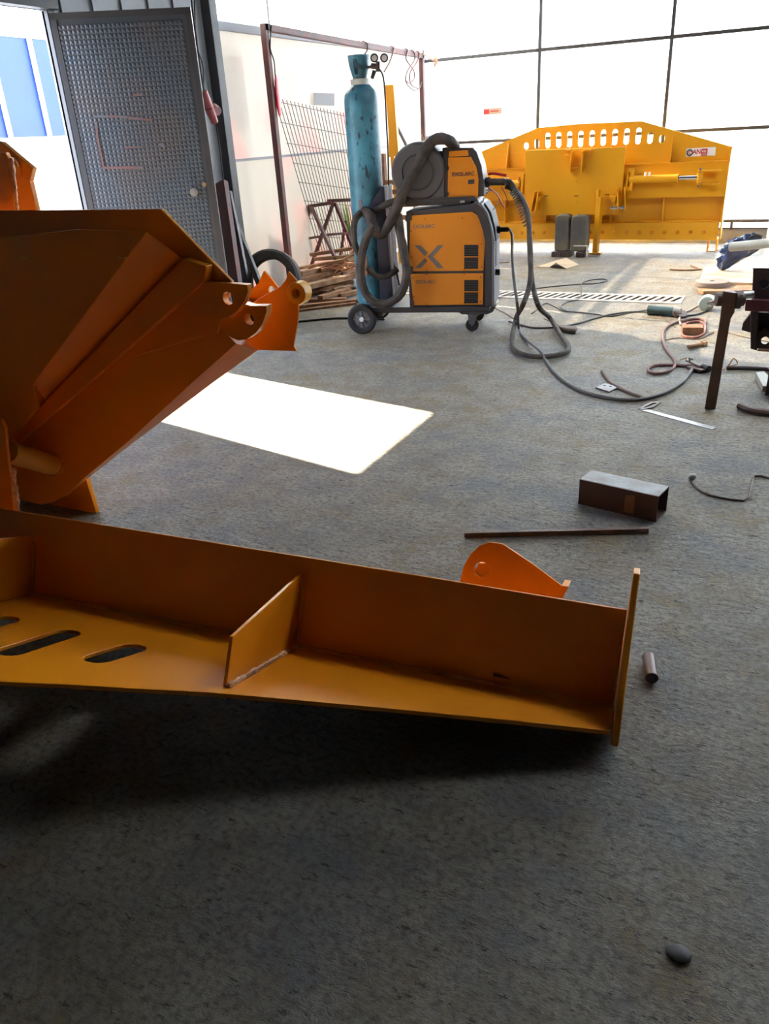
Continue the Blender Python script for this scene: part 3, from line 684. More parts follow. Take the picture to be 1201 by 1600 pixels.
b=B(); b.prism([cp(.68,.145,.03),cp(.92,.145,.03),cp(.88,.128,.03),cp(.70,.128,.03)],N*.42); b.done('castor_bracket',DGREY,wm)
# cabinet
hs_=[(.325,.176),(.325,.812),(.775,.846),(.825,.838),(.868,.78),(.896,.70),(.912,.61),(.914,.176)]
b=B(); b.prism([cp(s,z,.066) for s,z in hs_],N*.335); b.done('cabinet',DGREY,wm,bevel=.006)
d=.058
def panel(pts,nm,m,d=.058,th=.008,holes=()):
    b=B(); b.prism([cP(u,v,d) for u,v in pts],N*th,holes=holes); return b
panel([(641,337),(737,331),(752,340),(757,352),(758,372),(755,423),(638,424)],'side_panel',ORG).done('side_panel',ORG,wm,bevel=.002)
panel([(641,428),(755,427),(754,476),(646,477)],'side_panel',ORG).done('side_panel',ORG,wm,bevel=.002)
b=panel([(633,337),(640,333),(643,338),(643,344),(638,346),(633,346)],'c',DGREY,.054); b.done('corner_guard',DGREY,wm)
b=panel([(637,416),(645,416),(645,428),(637,428)],'c',DGREY,.054); b.done('corner_guard',DGREY,wm)
b=panel([(641,470),(647,470),(647,480),(641,480)],'c',DGREY,.054); b.done('corner_guard',DGREY,wm)
# front shell, lighter grey, with handle recess
b=B(); fs=[(.80,.846),(.835,.846),(.878,.785),(.905,.70),(.922,.61),(.924,.178),(.905,.178),(.903,.60),(.885,.69),(.858,.77),(.825,.825)]
b.prism([cp(s,z,.05) for s,z in fs],N*.365); b.done('front_shell',MGREY,wm,bevel=.004)
b=B(); b.prism([cp(s,z,.048) for s,z in [(.775,.850),(.80,.85),(.85,.81),(.885,.735),(.902,.64),(.902,.178),(.862,.178),(.862,.60),(.845,.68),(.82,.75),(.80,.79),(.775,.80)]],N*.01); b.done('side_trim',DGREY,wm,bevel=.002)
b=B(); b.prism([cp(.847,.838,.10),cp(.890,.772,.10),cp(.914,.68,.10),cp(.924,.60,.10),cp(.930,.60,.10),cp(.921,.69,.10),cp(.896,.782,.10),cp(.853,.846,.10)],N*.26); b.done('display_visor',BLACK,wm)
b=B()
for k in range(10): b.box(cp(.9255,.44+k*.016,.14),(.003,.10,.006),RU)
b.done('front_louvre',BLACK,wm)
B().cyl(cp(.924,.395,.12),cp(.955,.395,.12),.020,n=18).done('control_knob',BLACK,wm)
B().cyl(cp(.924,.66,.22),cp(.945,.66,.22),.024,n=18).done('cable_socket',BLACK,wm)
# vents
def vent(u0,v0,u1,v1):
    P=[cP(*t,.0565) for t in ((u0,v0),(u1,v0),(u1-.5,v1),(u0,v1))]
    b=B(); b.prism(P,N*.002); vo=b.done('vent_grille',BLACK,wm)
    b=B(); n=9
    for k in range(1,n+1):
        if k==5: continue
        a=P[0].lerp(P[3],k/(n+1)); c=P[1].lerp(P[2],k/(n+1)); b.beam(a-N*.002,c-N*.002,.003,.004,N)
    b.done('louvre',DGREY,vo)
    a=P[0].lerp(P[3],.5); c=P[1].lerp(P[2],.5); B().beam(a-N*.002,c-N*.002,.006,.006,N).done('vent_bar',ORG,vo)
vent(725,382.5,747,420); vent(725,437.5,747,474)
GL=mat('logo_grey',(.16,.14,.13),.5)
def z5(pts): return [(520+a/4,300+c/4) for a,c in pts]
b=B()
for pts in ([(510,332),(548,333),(592,380),(574,400),(565,392)],[(574,413),(590,430),(548,476),(512,476)],[(655,332),(692,332),(626,403),(692,476),(654,476),(592,404)]):
    b.prism([cP(u,v,.0575) for u,v in z5(pts)],-N*.001)
b.done('cross_logo',GL,wm,smooth=False)
def exo(u,v,u2,d,par,m):
    a=cP(u,v,d); c=cP(u2,v,d); wd=(c-a).length
    t=text('lettering','EXOLARC',wd/4.35,m,par,a,U,Z,bold=.0006); return t
exo(645,357,678,.0572,wm,GL); exo(649,443,681,.0572,wm,GL)
b=B()
for u,v in ((664,342),(722,341),(642,361),(644,401),(666,422),(725,421),(752,381),(752,417),(645,434),(666,428.5),(725,428),(751,433),(646,463),(667,475),(725,473),(751,471)):
    a=cP(u,v,.058); b.cyl(a,a-N*.002,.004,n=8)
b.done('screw',BLACK,wm)
# tray for feeder
b=B(); b.box(cp(.54,.872,.235),(.52,.34,.022),RU); b.box(cp(.54,.852,.235),(.44,.30,.02),RU); b.done('feeder_tray',DGREY,wm,bevel=.003)
a=cP(722,315,.06); B().box(a,(.03,.01,.012),RU).done('tray_latch',LGREY,wm)
b=B(); b.prism([cp(.79,.845,.07),cp(.82,.85,.07),cp(.80,.885,.07),cp(.775,.885,.07)],N*.33); b.done('tray_bracket',MGREY,wm)
# rear rack holding the cylinder
b=B(); b.prism([cp(.10,.18,.12),cp(.19,.18,.12),cp(.17,.97,.12),cp(.155,.97,.12),cp(.03,.82,.12),cp(.10,.80,.12)],N*.012); b.prism([cp(.165,.18,.12),cp(.19,.18,.12),cp(.165,.97,.12),cp(.150,.97,.12)],N*.26)
b.done('rack_plate',NAVY,wm)
b=B(); b.box(cp(.197,.57,.14),(.012,.03,.80),Matrix.Rotation(0,3,'Z')@RU); b.done('rack_edge',LGREY,wm)
b=B(); a=cP(562,312,.06); c=cP(566,336,.06); b.beam(a,c,.02,.015,N); b.beam(c,c+N*.2,.02,.02); b.done('cable_hook',MGREY,wm)
b=B(); a=cP(571,400,.06); c=cP(572,428,.06); b.beam(a,c,.02,.015,N); b.beam(c,c+N*.2,.02,.02); b.done('cable_hook',RUST,wm)

# wire feeder
wf=thing('wire_feeder',cp(.55,.884,.22),'orange and grey wire feeder with round spool cover on top of the welder','wire feeder')
zt0=.886
fs=[(.585,zt0),(.585,1.172),(.61,1.186),(.775,1.18),(.80,1.155),(.832,1.07),(.846,.97),(.848,zt0)]
b=B(); b.prism([cp(s,z,.095) for s,z in fs],N*.25); b.done('housing',DGREY,wf,bevel=.005)
b=panel([(700,246),(735,245),(744,262),(747.5,280),(746.5,309),(699,312)],'door',ORG,.086); dr=b.done('feeder_door',ORG,wf,bevel=.002)
panel([(701,236.5),(730,234.5),(732,243.5),(701,245)],'top',ORG,.086).done('top_band',ORG,wf)
exo(706,275.5,740,.0852,wf,INK)
a=[cP(u,v,.086) for u,v in ((731,281),(741,280),(741,287),(731,288))]; B().prism(a,-N*.002).done('nameplate',INK,wf)
for v in (263,303): a=cP(699,v,.084); B().box(a,(.014,.012,.022),RU).done('door_hinge',BLACK,wf)
c=V(cp(.412,1.05,.09)); 
b=B(); b.lathe([(0,-.012),(.165,-.012),(.178,0),(.184,.02),(.184,.20),(0,.20)],c,N,n=56); sc_=b.done('spool_cover',mat('cover_grey',(.085,.085,.09),.5),wf)
b=B(); b.lathe([(.10,-.002),(.108,-.006),(.112,-.002)],c-N*.012,N,n=48); b.done('cover_rib',DGREY,sc_)
b=B(); b.prism([cp(.40,zt0,.088),cp(.585,zt0,.088),cp(.585,1.03,.088),cp(.50,1.03,.088)],N*.2); b.done('cover_base',mat('cover_grey2',(.085,.085,.09),.5),wf,bevel=.004)
b=B(); b.prism([cp(.515,.90,.15),cp(.59,.90,.15),cp(.59,1.12,.15),cp(.55,1.14,.15)],N*.15); b.done('drive_housing',NAVY,wf)
b=B(); b.box(cp(.59,1.16,.13),(.03,.05,.06),RU); b.box(cp(.565,1.155,.14),(.05,.05,.03),RU); b.done('catch',BLACK,wf)
B().box(cp(.555,1.115,.13),(.05,.05,.035),RU).done('copper_inlet',mat('copper_tone',(.6,.3,.15),.4),wf)
B().box(cp(.54,.887,.22),(.5,.3,.006),RU).done('base_plate',DGREY,wf)
a=cp(.846,.965,.20); b=B(); b.cyl(a,a+U*.03,.03,n=20); b.done('torch_socket',BLACK,wf)
# torch lead and twin hoses to the floor
def airy(pts): return [py(u,v,y) for u,v,y in pts]
g=thing('welding_torch_lead',pf(845,552),'thick ribbed black torch lead looping from the feeder to the floor','cable')
a=a+U*.03; c=a+U*.10-Z*.004
B().cyl(a,c,.022,n=20).done('plug_sleeve',HOSE,g)
y0=c.y
lead1=[c,c+U*.03]+airy([(806,299,y0-.03),(818,318,y0-.06),(825,345,y0-.1),(828,380,y0-.2),(829,420,y0-.3),(826,450,y0-.4),(816,478,y0-.5)])+[pf(806,510,.03)+Z*.06,pf(800,532,.02),pf(806,548,.02),pf(825,556,.02),pf(855,557,.02),pf(882,551,.02),pf(888,541,.022),pf(876,524,.03)]+[pf(858,505,.03)+Z*.04]+airy([(842,480,y0-.42),(833,450,y0-.32),(829,420,y0-.24),(827,380,y0-.14),(826,345,y0-.05),(820,320,y0-.02),(808,300,y0),(790,291,y0)])
B().tube(lead1,.0165,n=10).done('hose',HOSE,g)
b=B()
for i in range(14):
    t=i/13; u=803+22*t; v=296+52*t**1.3; a1=py(u-3,v+2,y0-.04-.05*t); b.cyl(a1,a1+V((.004,0,-.006)),.024,n=12)
b.done('ribbed_sleeve',DGREY,g)
# red and white control leads under the socket
a=cp(.86,.98,.24)
tag(B().tube([a+Z*.03,a+U*.03+Z*.035,a+U*.12+Z*.018],.009,n=8).done('gas_hose_nipple',RED),'red tapered connector just above the torch plug of the feeder','connector')
tag(B().tube([cP(754,306,.24),cP(757,292,.22),cP(768,296,.2),cP(779,308,.2),cP(784,318,.2),cP(789,325,.2),cP(793,318,.2),cP(790,305,.2),cP(783,292,.2)],.0035,n=6).done('control_wire',RED),'thin red wire hanging in a loop under the feeder plug','wire')
tag(B().tube([cP(768,296,.22),cP(757,304,.2),cP(755,318,.2),cP(758,328,.2),cP(764,331,.2),cP(773,325,.2),cP(779,312,.2),cP(776,302,.2),cP(765,297,.2),cP(754,298,.2)],.003,n=6).done('control_wire',LGREY),'thin pale wire hanging in a loop under the feeder plug','wire')

# interconnecting hose package with dusty sheath
hp=thing('hose_package',cP(600,478,.0),'dusty sheathed hose package draped over the feeder and looped on the trolley hooks','hose')
A=[cP(711,231,.16),cP(703,221,.10),cP(690,216,.06),cP(676,220,.05),cP(662,238,.05),cP(652,258,.04),cP(640,280,.04),cP(628,304,.04),cP(619,327,.04),cP(608,350,.03),cP(597,365,.03),cP(588,364,.02),cP(581,350,.03),cP(577,336,.05),cP(568,330,.08)]
B().tube(A,.036,n=12,wob=.05).done('sheathed_hose',HOSE,hp)
Bq=[cP(568,330,.08),cP(556,340,.02),cP(552,360,.0),cP(555,385,.0),cP(562,400,.01)]
B().tube(Bq,.023,n=10,wob=.1).done('sheathed_hose',HOSE,hp)
Cq=[cP(584,352,.0),cP(574,368,-.01),cP(567,390,-.02),cP(563,415,-.02),cP(565,440,-.02),cP(572,460,-.02),cP(587,473,-.01),cP(605,474,-.0),cP(622,464,.0),cP(631,448,.0),cP(635,425,.0),cP(631,395,.02),cP(625,365,.04),cP(621,335,.08)]
B().tube(Cq,.030,n=10,wob=.06).done('sheathed_hose',HOSE,hp)
Dq=[cP(574,418,.02),cP(586,430,.02),cP(600,433,.03),cP(612,427,.05),cP(620,421,.08)]
B().tube(Dq,.02,n=10,wob=.08).done('sheathed_hose',HOSE,hp)
Eq=[cP(575,330,.10),cP(592,326,.10),cP(606,318,.10),cP(622,312,.10)]
B().tube(Eq,.022,n=10,wob=.08).done('sheathed_hose',HOSE,hp)
for u,v in ((655,250),(650,262)): 
    a=cP(u,v,.045); B().lathe([(.031,-.006),(.035,0),(.031,.006)],a,(cP(652,258,.04)-cP(662,238,.05)),n=16).done('hose_tie',TAN,hp)
# crumpled white glove on top
tag(B().ball(cp(.52,1.245,.2),.05,(1.5,1,.55),sub=3,noise=.08).done('work_glove',mat('dirty_white_cloth',(.6,.57,.55),.8)),'crumpled dirty white glove lying on top of the spool cover','glove')

# gas cylinder
gc=thing('gas_cylinder',cp(.02,.17,.26),'tall scuffed light blue gas cylinder strapped on the back of the trolley','gas cylinder')
c0=cp(.01,0,.26); zb=.175
def cz(v): return pn(565,v,O_+N*.26,N).z
prof=[(0,zb),(.105,zb),(.114,zb+.012),(.115,zb+.03)]+[(.115,z_) for z_ in (.5,.9,1.2,1.45)]+[(.115,cz(156)),(.108,cz(147)),(.094,cz(141)),(.075,cz(136)),(.062,cz(132))]
zn=cz(132)
prof+=[(.05,zn+.01),(0,zn+.01)]
B().lathe(prof,c0,Z,n=56).done('cylinder_body',BLUECYL,gc)
B().lathe([(.064,zn-.012),(.064,zn+.030),(.05,zn+.034),(0,zn+.034)],c0,Z,n=40).done('neck_ring',mat('cream_paint',(.62,.62,.58),.6),gc,label='white neck ring')
z1=zn+.034; z2=cz(86)
b=B(); n=40; rings=[]
def ringr(t): return .045+.012*min(1,t*2)+.016*t
for inner in (0,1):
    for k in range(7):
        t=k/6; r=ringr(t)-(.005 if inner else 0); rings.append([b.bm.verts.new(c0+Z*(z1+(z2-z1)*t)+V((math.cos(2*math.pi*i/n),math.sin(2*math.pi*i/n),0))*r) for i in range(n)])
def hole(i,k): 
    return (2<=k<=3 or k==4) and (i%20 in (11,12,13))
# pair of hand openings facing the viewer's left and the opposite side
a0=int(n*(math.degrees(math.atan2(-1,-.1))%360)/360)
for k in range(6):
    for i in range(n):
        j=(i+1)%n; di=(i-a0)%20
        if 1<=k<=4 and di in (0,1,2): 
            continue
        b.bm.faces.new((rings[k][i],rings[k][j],rings[k+1][j],rings[k+1][i])); b.bm.faces.new((rings[7+k][j],rings[7+k][i],rings[8+k][i],rings[8+k][j]))
for i in range(n):
    j=(i+1)%n; b.bm.faces.new((rings[6][i],rings[6][j],rings[13][j],rings[13][i]))
b.done('valve_guard',BLUECYL,gc)
B().cyl(c0+Z*z1,c0+Z*(z1+.07),.016,n=14).done('valve_stem',STEEL,gc)
# regulator
def gP(u,v,d=.24): return cP(u,v,d)
b=B(); b.cyl(c0+Z*(z1+.05),gP(583,103),.009,n=10); b.cyl(gP(580,103),gP(590,104),.017,n=14); b.cyl(gP(590,96),gP(590,112),.015,n=14); rg=b.done('regulator',mat('brown_metal',(.10,.07,.07),.4,metal=.5),gc)
for u,v in ((584.5,90.5),(600,90.5)):
    c=gP(u,v,.20); fd=(CAM-c).normalized(); b=B(); b.cyl(c,c+fd*.03,.026,n=28); gg=b.done('pressure_gauge',BLACK,rg)
    b=B(); b.cyl(c+fd*.0301,c+fd*.032,.017,n=24); b.done('gauge_dial',mat('dial',(.6,.55,.55),.4),rg)
B().cyl(gP(585,110),gP(581,123),.014,.011,n=14).done('adjusting_screw',BLACK,rg)
tag(B().tube([gP(592,108,.24),gP(597,115,.24),gP(600,130,.24),gP(602,160,.25),gP(604,200,.26),gP(606,240,.27),gP(607,290,.28),gP(609,340,.28),gP(611,390,.26),gP(614,410,.24),gP(620,430,.22),gP(624,446,.2)],.0055,n=7).done('gas_hose',BLACK),'thin black gas hose hanging down from the regulator behind the blue cylinder','hose')

# ------------------------------------------------------------------ cables on the floor
def cable(name,pts,r,m,label,cat='cable',z=None,**k):
    z=r if z is None else z
    return tag(B().tube([p if isinstance(p,V) else pf(p[0],p[1],z) for p in pts],r,n=8,**k).done(name,m),label,cat)
s=cp(.945,.66,.22)
g=thing('ground_lead',pf(880,590),'long grey ground lead running from the welder socket across the floor to the clamp','cable')
B().tube([cp(.93,.66,.22),cp(1.0,.66,.22)],.016,n=12,smooth=False).done('lead_plug',BLACK,g)
pts=[cp(1.0,.66,.22),cp(1.025,.63,.21),py(800,405,5.2),py(803,440,5.1),py(808,478,4.95),pf(810,512,.012),pf(818,527,.01),pf(843,548,.04),pf(852,563,.010),pf(866,582,.010),pf(888,600,.010),pf(915,613,.010),pf(950,622,.010),pf(985,625,.010),pf(1015,621,.010),pf(1040,613,.010),pf(1062,600,.010),pf(1074,588,.010),pf(1082,576,.012)]
B().tube(pts,.0095,n=10).done('lead_cable',CABLE,g)
gc2=thing('ground_clamp',pf(1090,576),'dark jawed ground clamp at the end of the grey lead beside the steel stand','clamp')
b=B(); b.beam(pf(1076,574,.012),pf(1098,580,.014),.035,.018); b.beam(pf(1072,563,.03),pf(1094,573,.03),.014,.01); b.done('jaw',DARKST,gc2,bevel=.003)
b=B(); b.cyl(pf(1098,574,.02),pf(1107,577,.02),.02,n=14); b.tube([pf(1078,566,.03),pf(1076,560,.05),pf(1082,562,.05)],.004); b.done('spring',BLACK,gc2)
cable('thick_hose',[(1135,575),(1165,575),(1201,577),(1240,581)],.011,mat('dark_brown_hose',(.05,.03,.028),.6),'dark brown hose running right from the clamp past the steel leg','hose')
cable('looped_hose',[(1105,572),(1080,572),(1062,571),(1040,570),(1022,571),(1012,576),(1016,582),(1032,583),(1048,578),(1055,569),(1052,560),(1045,552),(1037,538),(1035,522),(1040,512),(1052,505),(1068,501),(1085,498),(1100,500),(1100,508),(1088,512),(1075,510),(1068,506)],.0085,mat('faded_red_hose',(.20,.10,.085),.65),'faded reddish hose making a small loop left of the ground clamp','hose',step=.05)
cable('coiled_hose',[(1066,512),(1066,524),(1082,528),(1098,522),(1101,510),(1094,503),(1075,504),(1066,510),(1078,514),(1098,509)],.008,mat('red_hose',(.32,.11,.08),.6),'coil of reddish hose around the small rusty block','hose',step=.05)
tag(B().box(pf(1081,515,.025),(.13,.10,.05),Matrix.Rotation(.2,3,'Z')).done('rusty_block',RUST,bevel=.004),'small rusty red steel block inside the reddish hose coil','steel block')
cable('power_cord',[(1012,484),(980,489),(955,494),(930,491),(905,488),(880,486),(868,480),(852,474),(838,484),(830,490)],.0045,CABLE,'grey power cord running left from the angle grinder')
cable('power_cord',[(1040,492),(1000,487),(960,490),(930,497),(900,506),(870,511),(835,512),(815,508),(795,502)],.006,CABLE,'grey cord sweeping under the torch lead towards the welder')
cable('power_cord',[(776,466),(800,460),(830,452),(870,447),(905,444),(930,443),(948,439),(942,436),(920,438),(908,444),(908,455),(905,467),(885,472),(875,480),(885,486)],.005,CABLE,'thin grey cord looping over the drain grate behind the torch lead')
cable('thin_wire',[(773,474),(775,482),(790,490),(805,500),(815,511)],.003,TAN,'thin tan wire curling on the floor just right of the trolley','wire')
cable('thin_wire',[(850,498),(868,506),(885,512)],.003,TAN,'short thin tan wire lying left of the wedge shaped block','wire')
cable('thin_wire',[(1000,487),(1025,492),(1043,502),(1055,512)],.003,TAN,'thin pale wire curving below the angle grinder','wire')
cable('thin_wire',[(1115,519),(1090,530),(1060,528),(1040,531)],.003,TAN,'thin brown wire behind the reddish hose coil','wire')
cable('thin_wire',[(1138,520),(1165,527),(1201,534),(1230,540)],.003,TAN,'thin brown wire running to the right behind the steel leg','wire')
cable('air_hose',[(940,580),(947,590),(955,599),(975,610),(995,618),(1008,622)],.0075,TAN,'short tan hose end lying across the small drilled plate','hose')
cable('mains_cable',[(600,499),(570,497),(530,497),(500,499),(470,502),(430,506),(380,510)],.008,BLACK,'black mains cable running left along the floor from the trolley wheel')
cable('bent_rod',[(1076,745),(1087,762),(1110,774),(1150,781),(1168,778),(1178,744),(1201,747),(1240,752)],.004,DARKST,'thin dark bent rod trailing from the little silver knob at the right','rod',smooth=True)
tag(B().ball(pf(1081,745,.016),.016,(1,1,.9),sub=3).done('round_magnet',STEEL),'small silver knob on the floor at the tip of the bent rod','knob')
cable('rubber_hose',[(1155,634),(1172,641),(1201,645),(1240,648)],.017,DARKST,'short thick dark hose at the right edge below the steel fixture','hose')
cable('thin_wire',[(1062,562),(1073,560),(1076,570)],.0025,STRAW,'thin stray wire near the ground clamp','wire')
b=B(); b.tube([pf(1130,578,.01),pf(1140,568,.02),pf(1146,560,.05),pf(1152,568,.02),pf(1140,572,.03)],.0035,n=6); tag(b.done('bent_wire',RUST),'little twist of rusty wire tied around the dark hose','wire')

# angle grinder
ag=thing('angle_grinder',pf(1040,487),'teal handled angle grinder lying in front of the drain grate','angle grinder')
a,c=pf(1012,484,.035),pf(1052,487,.035); B().cyl(a,c,.034,.032,n=20).done('motor_body',mat('teal_plastic',(.04,.09,.10),.5),ag,bevel=.004)
d=(c-a).normalized(); B().cyl(c,c+d*.05,.034,.028,n=20).done('gear_head',STEEL,ag)
B().cyl(c+d*.045-V((0,0,.02)),c+d*.05+V((0,-.004,-.002)),.05,n=24).done('disc_guard',DARKST,ag)
# small pieces on the floor
def plate(name,pts,t,m,label,cat,z=0,bevel=0,**k):
    return tag(B().prism([pf(u,v,z) for u,v in pts],Z*t).done(name,m,bevel=bevel,smooth=False),label,cat,**k)
b=B(); P=[pf(930,607),pf(945,601),pf(968,606),pf(951,614)]; b.prism(P,Z*.008,holes=[circ(pf(944,605),.008,X,Y,10),circ(pf(953,606),.008,X,Y,10)])
tag(b.done('drilled_plate',GREYST,smooth=False),'small grey steel plate with two holes beside the ground lead','steel plate')
b=B(); b.prism([pf(867,514),pf(872,519),pf(899,523),(pf(902,517))],Z*.035); tag(b.done('wedge_block',mat('brown_block',(.16,.12,.10),.8),bevel=.012),'rounded brown block beside the looped torch lead','block')
b=B(); b.cyl(pf(1075,542,.014),pf(1098,537,.014),.012,n=10); b.cyl(pf(1096,538,.014),pf(1101,536.5,.014),.02,n=6); tag(b.done('bolt',RUST2),'old bolt lying below the reddish hose coil','bolt')
# carpenter square
b=B(); b.prism([pf(998,641),pf(1003,638),pf(1119,669),pf(1112,672)],Z*.003); sq=thing('try_square',pf(1000,641),'steel try square lying on the floor, long blade pointing right','square tool'); b.done('square_blade',STEEL,sq)
b=B(); b.prism([pf(997,640),pf(1016,629),pf(1032,630),pf(1020,638),pf(1004,641)],Z*.006,holes=[[pf(1004,639),pf(1018,631.5),pf(1026,631.5),pf(1016,637)]]); b.done('square_handle',DARKST,sq)
cable('bent_bar',[(1046,421),(1062,422),(1082,422),(1095,421),(1085,417),(1079,415)],.007,RUST,'thin bent rusty bar on the floor in front of the rear blade','steel bar',smooth=False)
cable('thin_bar',[(773,411),(795,410)],.004,RUST,'thin stray rod on the floor behind the welder','rod')

# drain grate
gr=thing('drain_grate',((GX0+GX1)/2,(GY0+GY1)/2,0),'long slotted steel drain grate let into the concrete floor','drain grate')
hl=[]; n=46; sx=(GX1-GX0-.06)/n
for i in range(n):
    x=GX0+.05+i*sx; w_=.036; k=.05
    hl.append([(x,GY0+.035,.006),(x+k,GY1-.03,.006),(x+k+w_,GY1-.03,.006),(x+w_,GY0+.035,.006)])
b=B(); b.prism([(GX0-.02,GY0-.02,.006),(GX1+.02,GY0-.02,.006),(GX1+.02,GY1+.02,.006),(GX0-.02,GY1+.02,.006)],Z*-.006,holes=hl)
b.done('slotted_plate',mat('grate_steel',(.62,.57,.50),.6,c2=(.5,.45,.38),nscale=8),gr,smooth=False)
b=B()
for i in range(12): b.box((GX0+.1+i*.24,(GY0+GY1)/2,-.02),(.012,GY1-GY0-.01,.036))
b.done('cross_rib',DARKST,gr)

# foreground floor pieces
stt=thing('square_tube_offcut',pf(970,790),'short length of dark square steel tube with an open end','steel tube')
a,c=pf(903,787),pf(1024,816); dd=(c-a).normalized(); nn=V((-dd.y,dd.x,0)); wd=.105; hh=.10; t=.005
c2=[c,c+nn*wd,c+nn*wd+Z*hh,c+Z*hh]; ih=[c+nn*t+Z*t,c+Z*(hh-t)+nn*t,c+nn*(wd-t)+Z*(hh-t),c+nn*(wd-t)+Z*t]
b=B(); b.prism(c2,a-c,holes=[ih]); b.done('tube_wall',mat('square_tube_steel',(.07,.04,.034),.5,metal=.2,c2=(.11,.055,.045),nscale=9,bump=.1),stt)
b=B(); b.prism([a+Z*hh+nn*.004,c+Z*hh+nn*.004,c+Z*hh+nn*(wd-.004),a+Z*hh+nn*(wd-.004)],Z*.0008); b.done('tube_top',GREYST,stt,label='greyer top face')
e0=a.lerp(c,.60); e1=a.lerp(c,.72); b=B(); b.prism([e0-nn*.0008+Z*.012,e1-nn*.0008+Z*.012,e1-nn*.0008+Z*.085,e0-nn*.0008+Z*.078],-nn*.0008); b.done('rust_mark',RUST,stt,smooth=False,label='patch of light rust on the side')
a,c=pf(725,839),pf(1012,832); b=B(); b.beam(a+Z*.010,c+Z*.010,.018,.018); tag(b.done('steel_bar',mat('bar_steel',(.12,.08,.06),.55,c2=(.2,.13,.09),nscale=20),bevel=.002),'long thin flat steel bar lying behind the lug of the blade','steel bar')
rt=thing('round_bush',pf(1018,1060),'short round steel bush lying right of the blade end plate','steel tube')
a,c=pf(1018,1056,.016),pf(1014,1028,.016); B().cyl(pf(1018,1060,.0165),pf(1013,1026,.0165),.0165,n=28).done('bush_wall',mat('bush_steel',(.14,.10,.09),.4,metal=.4),rt,bevel=.0015)
p=pf(1018,1060,.0165); d=(pf(1013,1026,.0165)-p).normalized(); B().cyl(p-d*.0004,p+d*.0004,.012,n=20).done('bush_core',mat('core_steel',(.12,.12,.16),.35,metal=.5),rt,label='bluish grey core')
tag(B().ball(pf(1060,1490,.004),.018,(1.2,1,.3),sub=3,noise=.05).done('dirt_lump',mat('black_dirt',(.02,.018,.02),.6)),'small black lump of dirt on the bare floor at the lower right','dirt')

# ------------------------------------------------------------------ right side: stand, fixture, boards
sb=thing('steel_stand',pf(1110,640),'leaning dark flat steel leg with a pivot tube beside the fixture','steel stand')
yl=pf(1110,640).y
b=B(); P=[py(u,v,yl) for u,v in ((1129,455),(1150,458),(1146,490),(1140,500),(1117,640),(1100,640),(1124,500))]; zf=min(p.z for p in P)
b.prism([V((p.x,p.y,max(p.z,0))) for p in P],Y*.05); b.done('flat_leg',mat('leg_steel',(.10,.06,.045),.55,metal=.1,c2=(.16,.085,.06),nscale=7,bump=.1),sb,bevel=.003)
b=B(); a=py(1118,468,yl+.02); c=py(1162,468,yl+.06); b.cyl(a,c,.030,n=24); b.done('pivot_tube',DARKST,sb,bevel=.002)
b=B(); a=py(1146,468,yl+.04); c=py(1156,468,yl+.05); b.cyl(a,c,.042,n=24); b.done('collar',DARKST,sb,bevel=.002)
b=B(); a=py(1160,462,yl+.06); c=py(1176,460,yl+.08); b.cyl(a,c,.018,n=16); b.done('pivot_pin',STEEL,sb)
fx=thing('steel_fixture',py(1190,560,4.25),'dark purple-black drilled steel fixture at the right edge of the picture','machine fixture')
yf=4.2
def fxp(pts,y0,y1,m=PURPST,holes=(),nm='fixture_plate'):
    b=B(); b.prism([py(u,v,y0) for u,v in pts],Y*(y1-y0),holes=[circ(py(u,v,y0),r,X,Z,20) for u,v,r in holes]); return b.done(nm,m,fx,bevel=.003)
fxp([(1176,420),(1290,425),(1290,470),(1174,468)],yf,yf+.02,holes=[(1193,444,.022)])
fxp([(1174,420),(1290,425),(1290,419),(1176,419)],yf,yf+.14)
fxp([(1182,430),(1290,434),(1290,462),(1182,460)],yf+.06,yf+.08,BLACK,nm='inner_plate')
fxp([(1164,468),(1290,474),(1290,492),(1163,486)],yf-.04,yf+.16,mat('maroon_steel',(.10,.02,.03),.4))
fxp([(1178,488),(1290,494),(1290,520),(1178,518)],yf+.04,yf+.06,BLACK)
fxp([(1176,518),(1290,524),(1290,548),(1172,544)],yf,yf+.02,holes=[(1194,517,.01),(1195,532,.018)])
fxp([(1172,480),(1184,482),(1182,548),(1172,545)],yf-.01,yf+.16)
fxp([(1160,505),(1172,490),(1172,520),(1158,516)],yf+.06,yf+.12,nm='side_block')
fxp([(1184,545),(1290,550),(1290,556),(1182,549)],yf+.03,yf+.10,RUST2,nm='timber_rest')
b=B(); zt_=py(1190,548,yf).z; x_=py(1215,548,yf).x; b.box((x_,yf+.08,zt_/2),(.05,.05,zt_)); b.box((x_+.25,yf+.08,zt_/2),(.05,.05,zt_)); b.done('fixture_leg',DARKST,fx)
tag(B().prism([pf(1179,590,.0),pf(1192,588,.0),pf(1204,603,.0),pf(1204,612,0),pf(1190,612,0)],Z*.03).done('angle_offcut',mat('pale_steel',(.3,.3,.27),.6),bevel=.002),'pale steel angle offcut on the floor under the fixture','steel offcut')
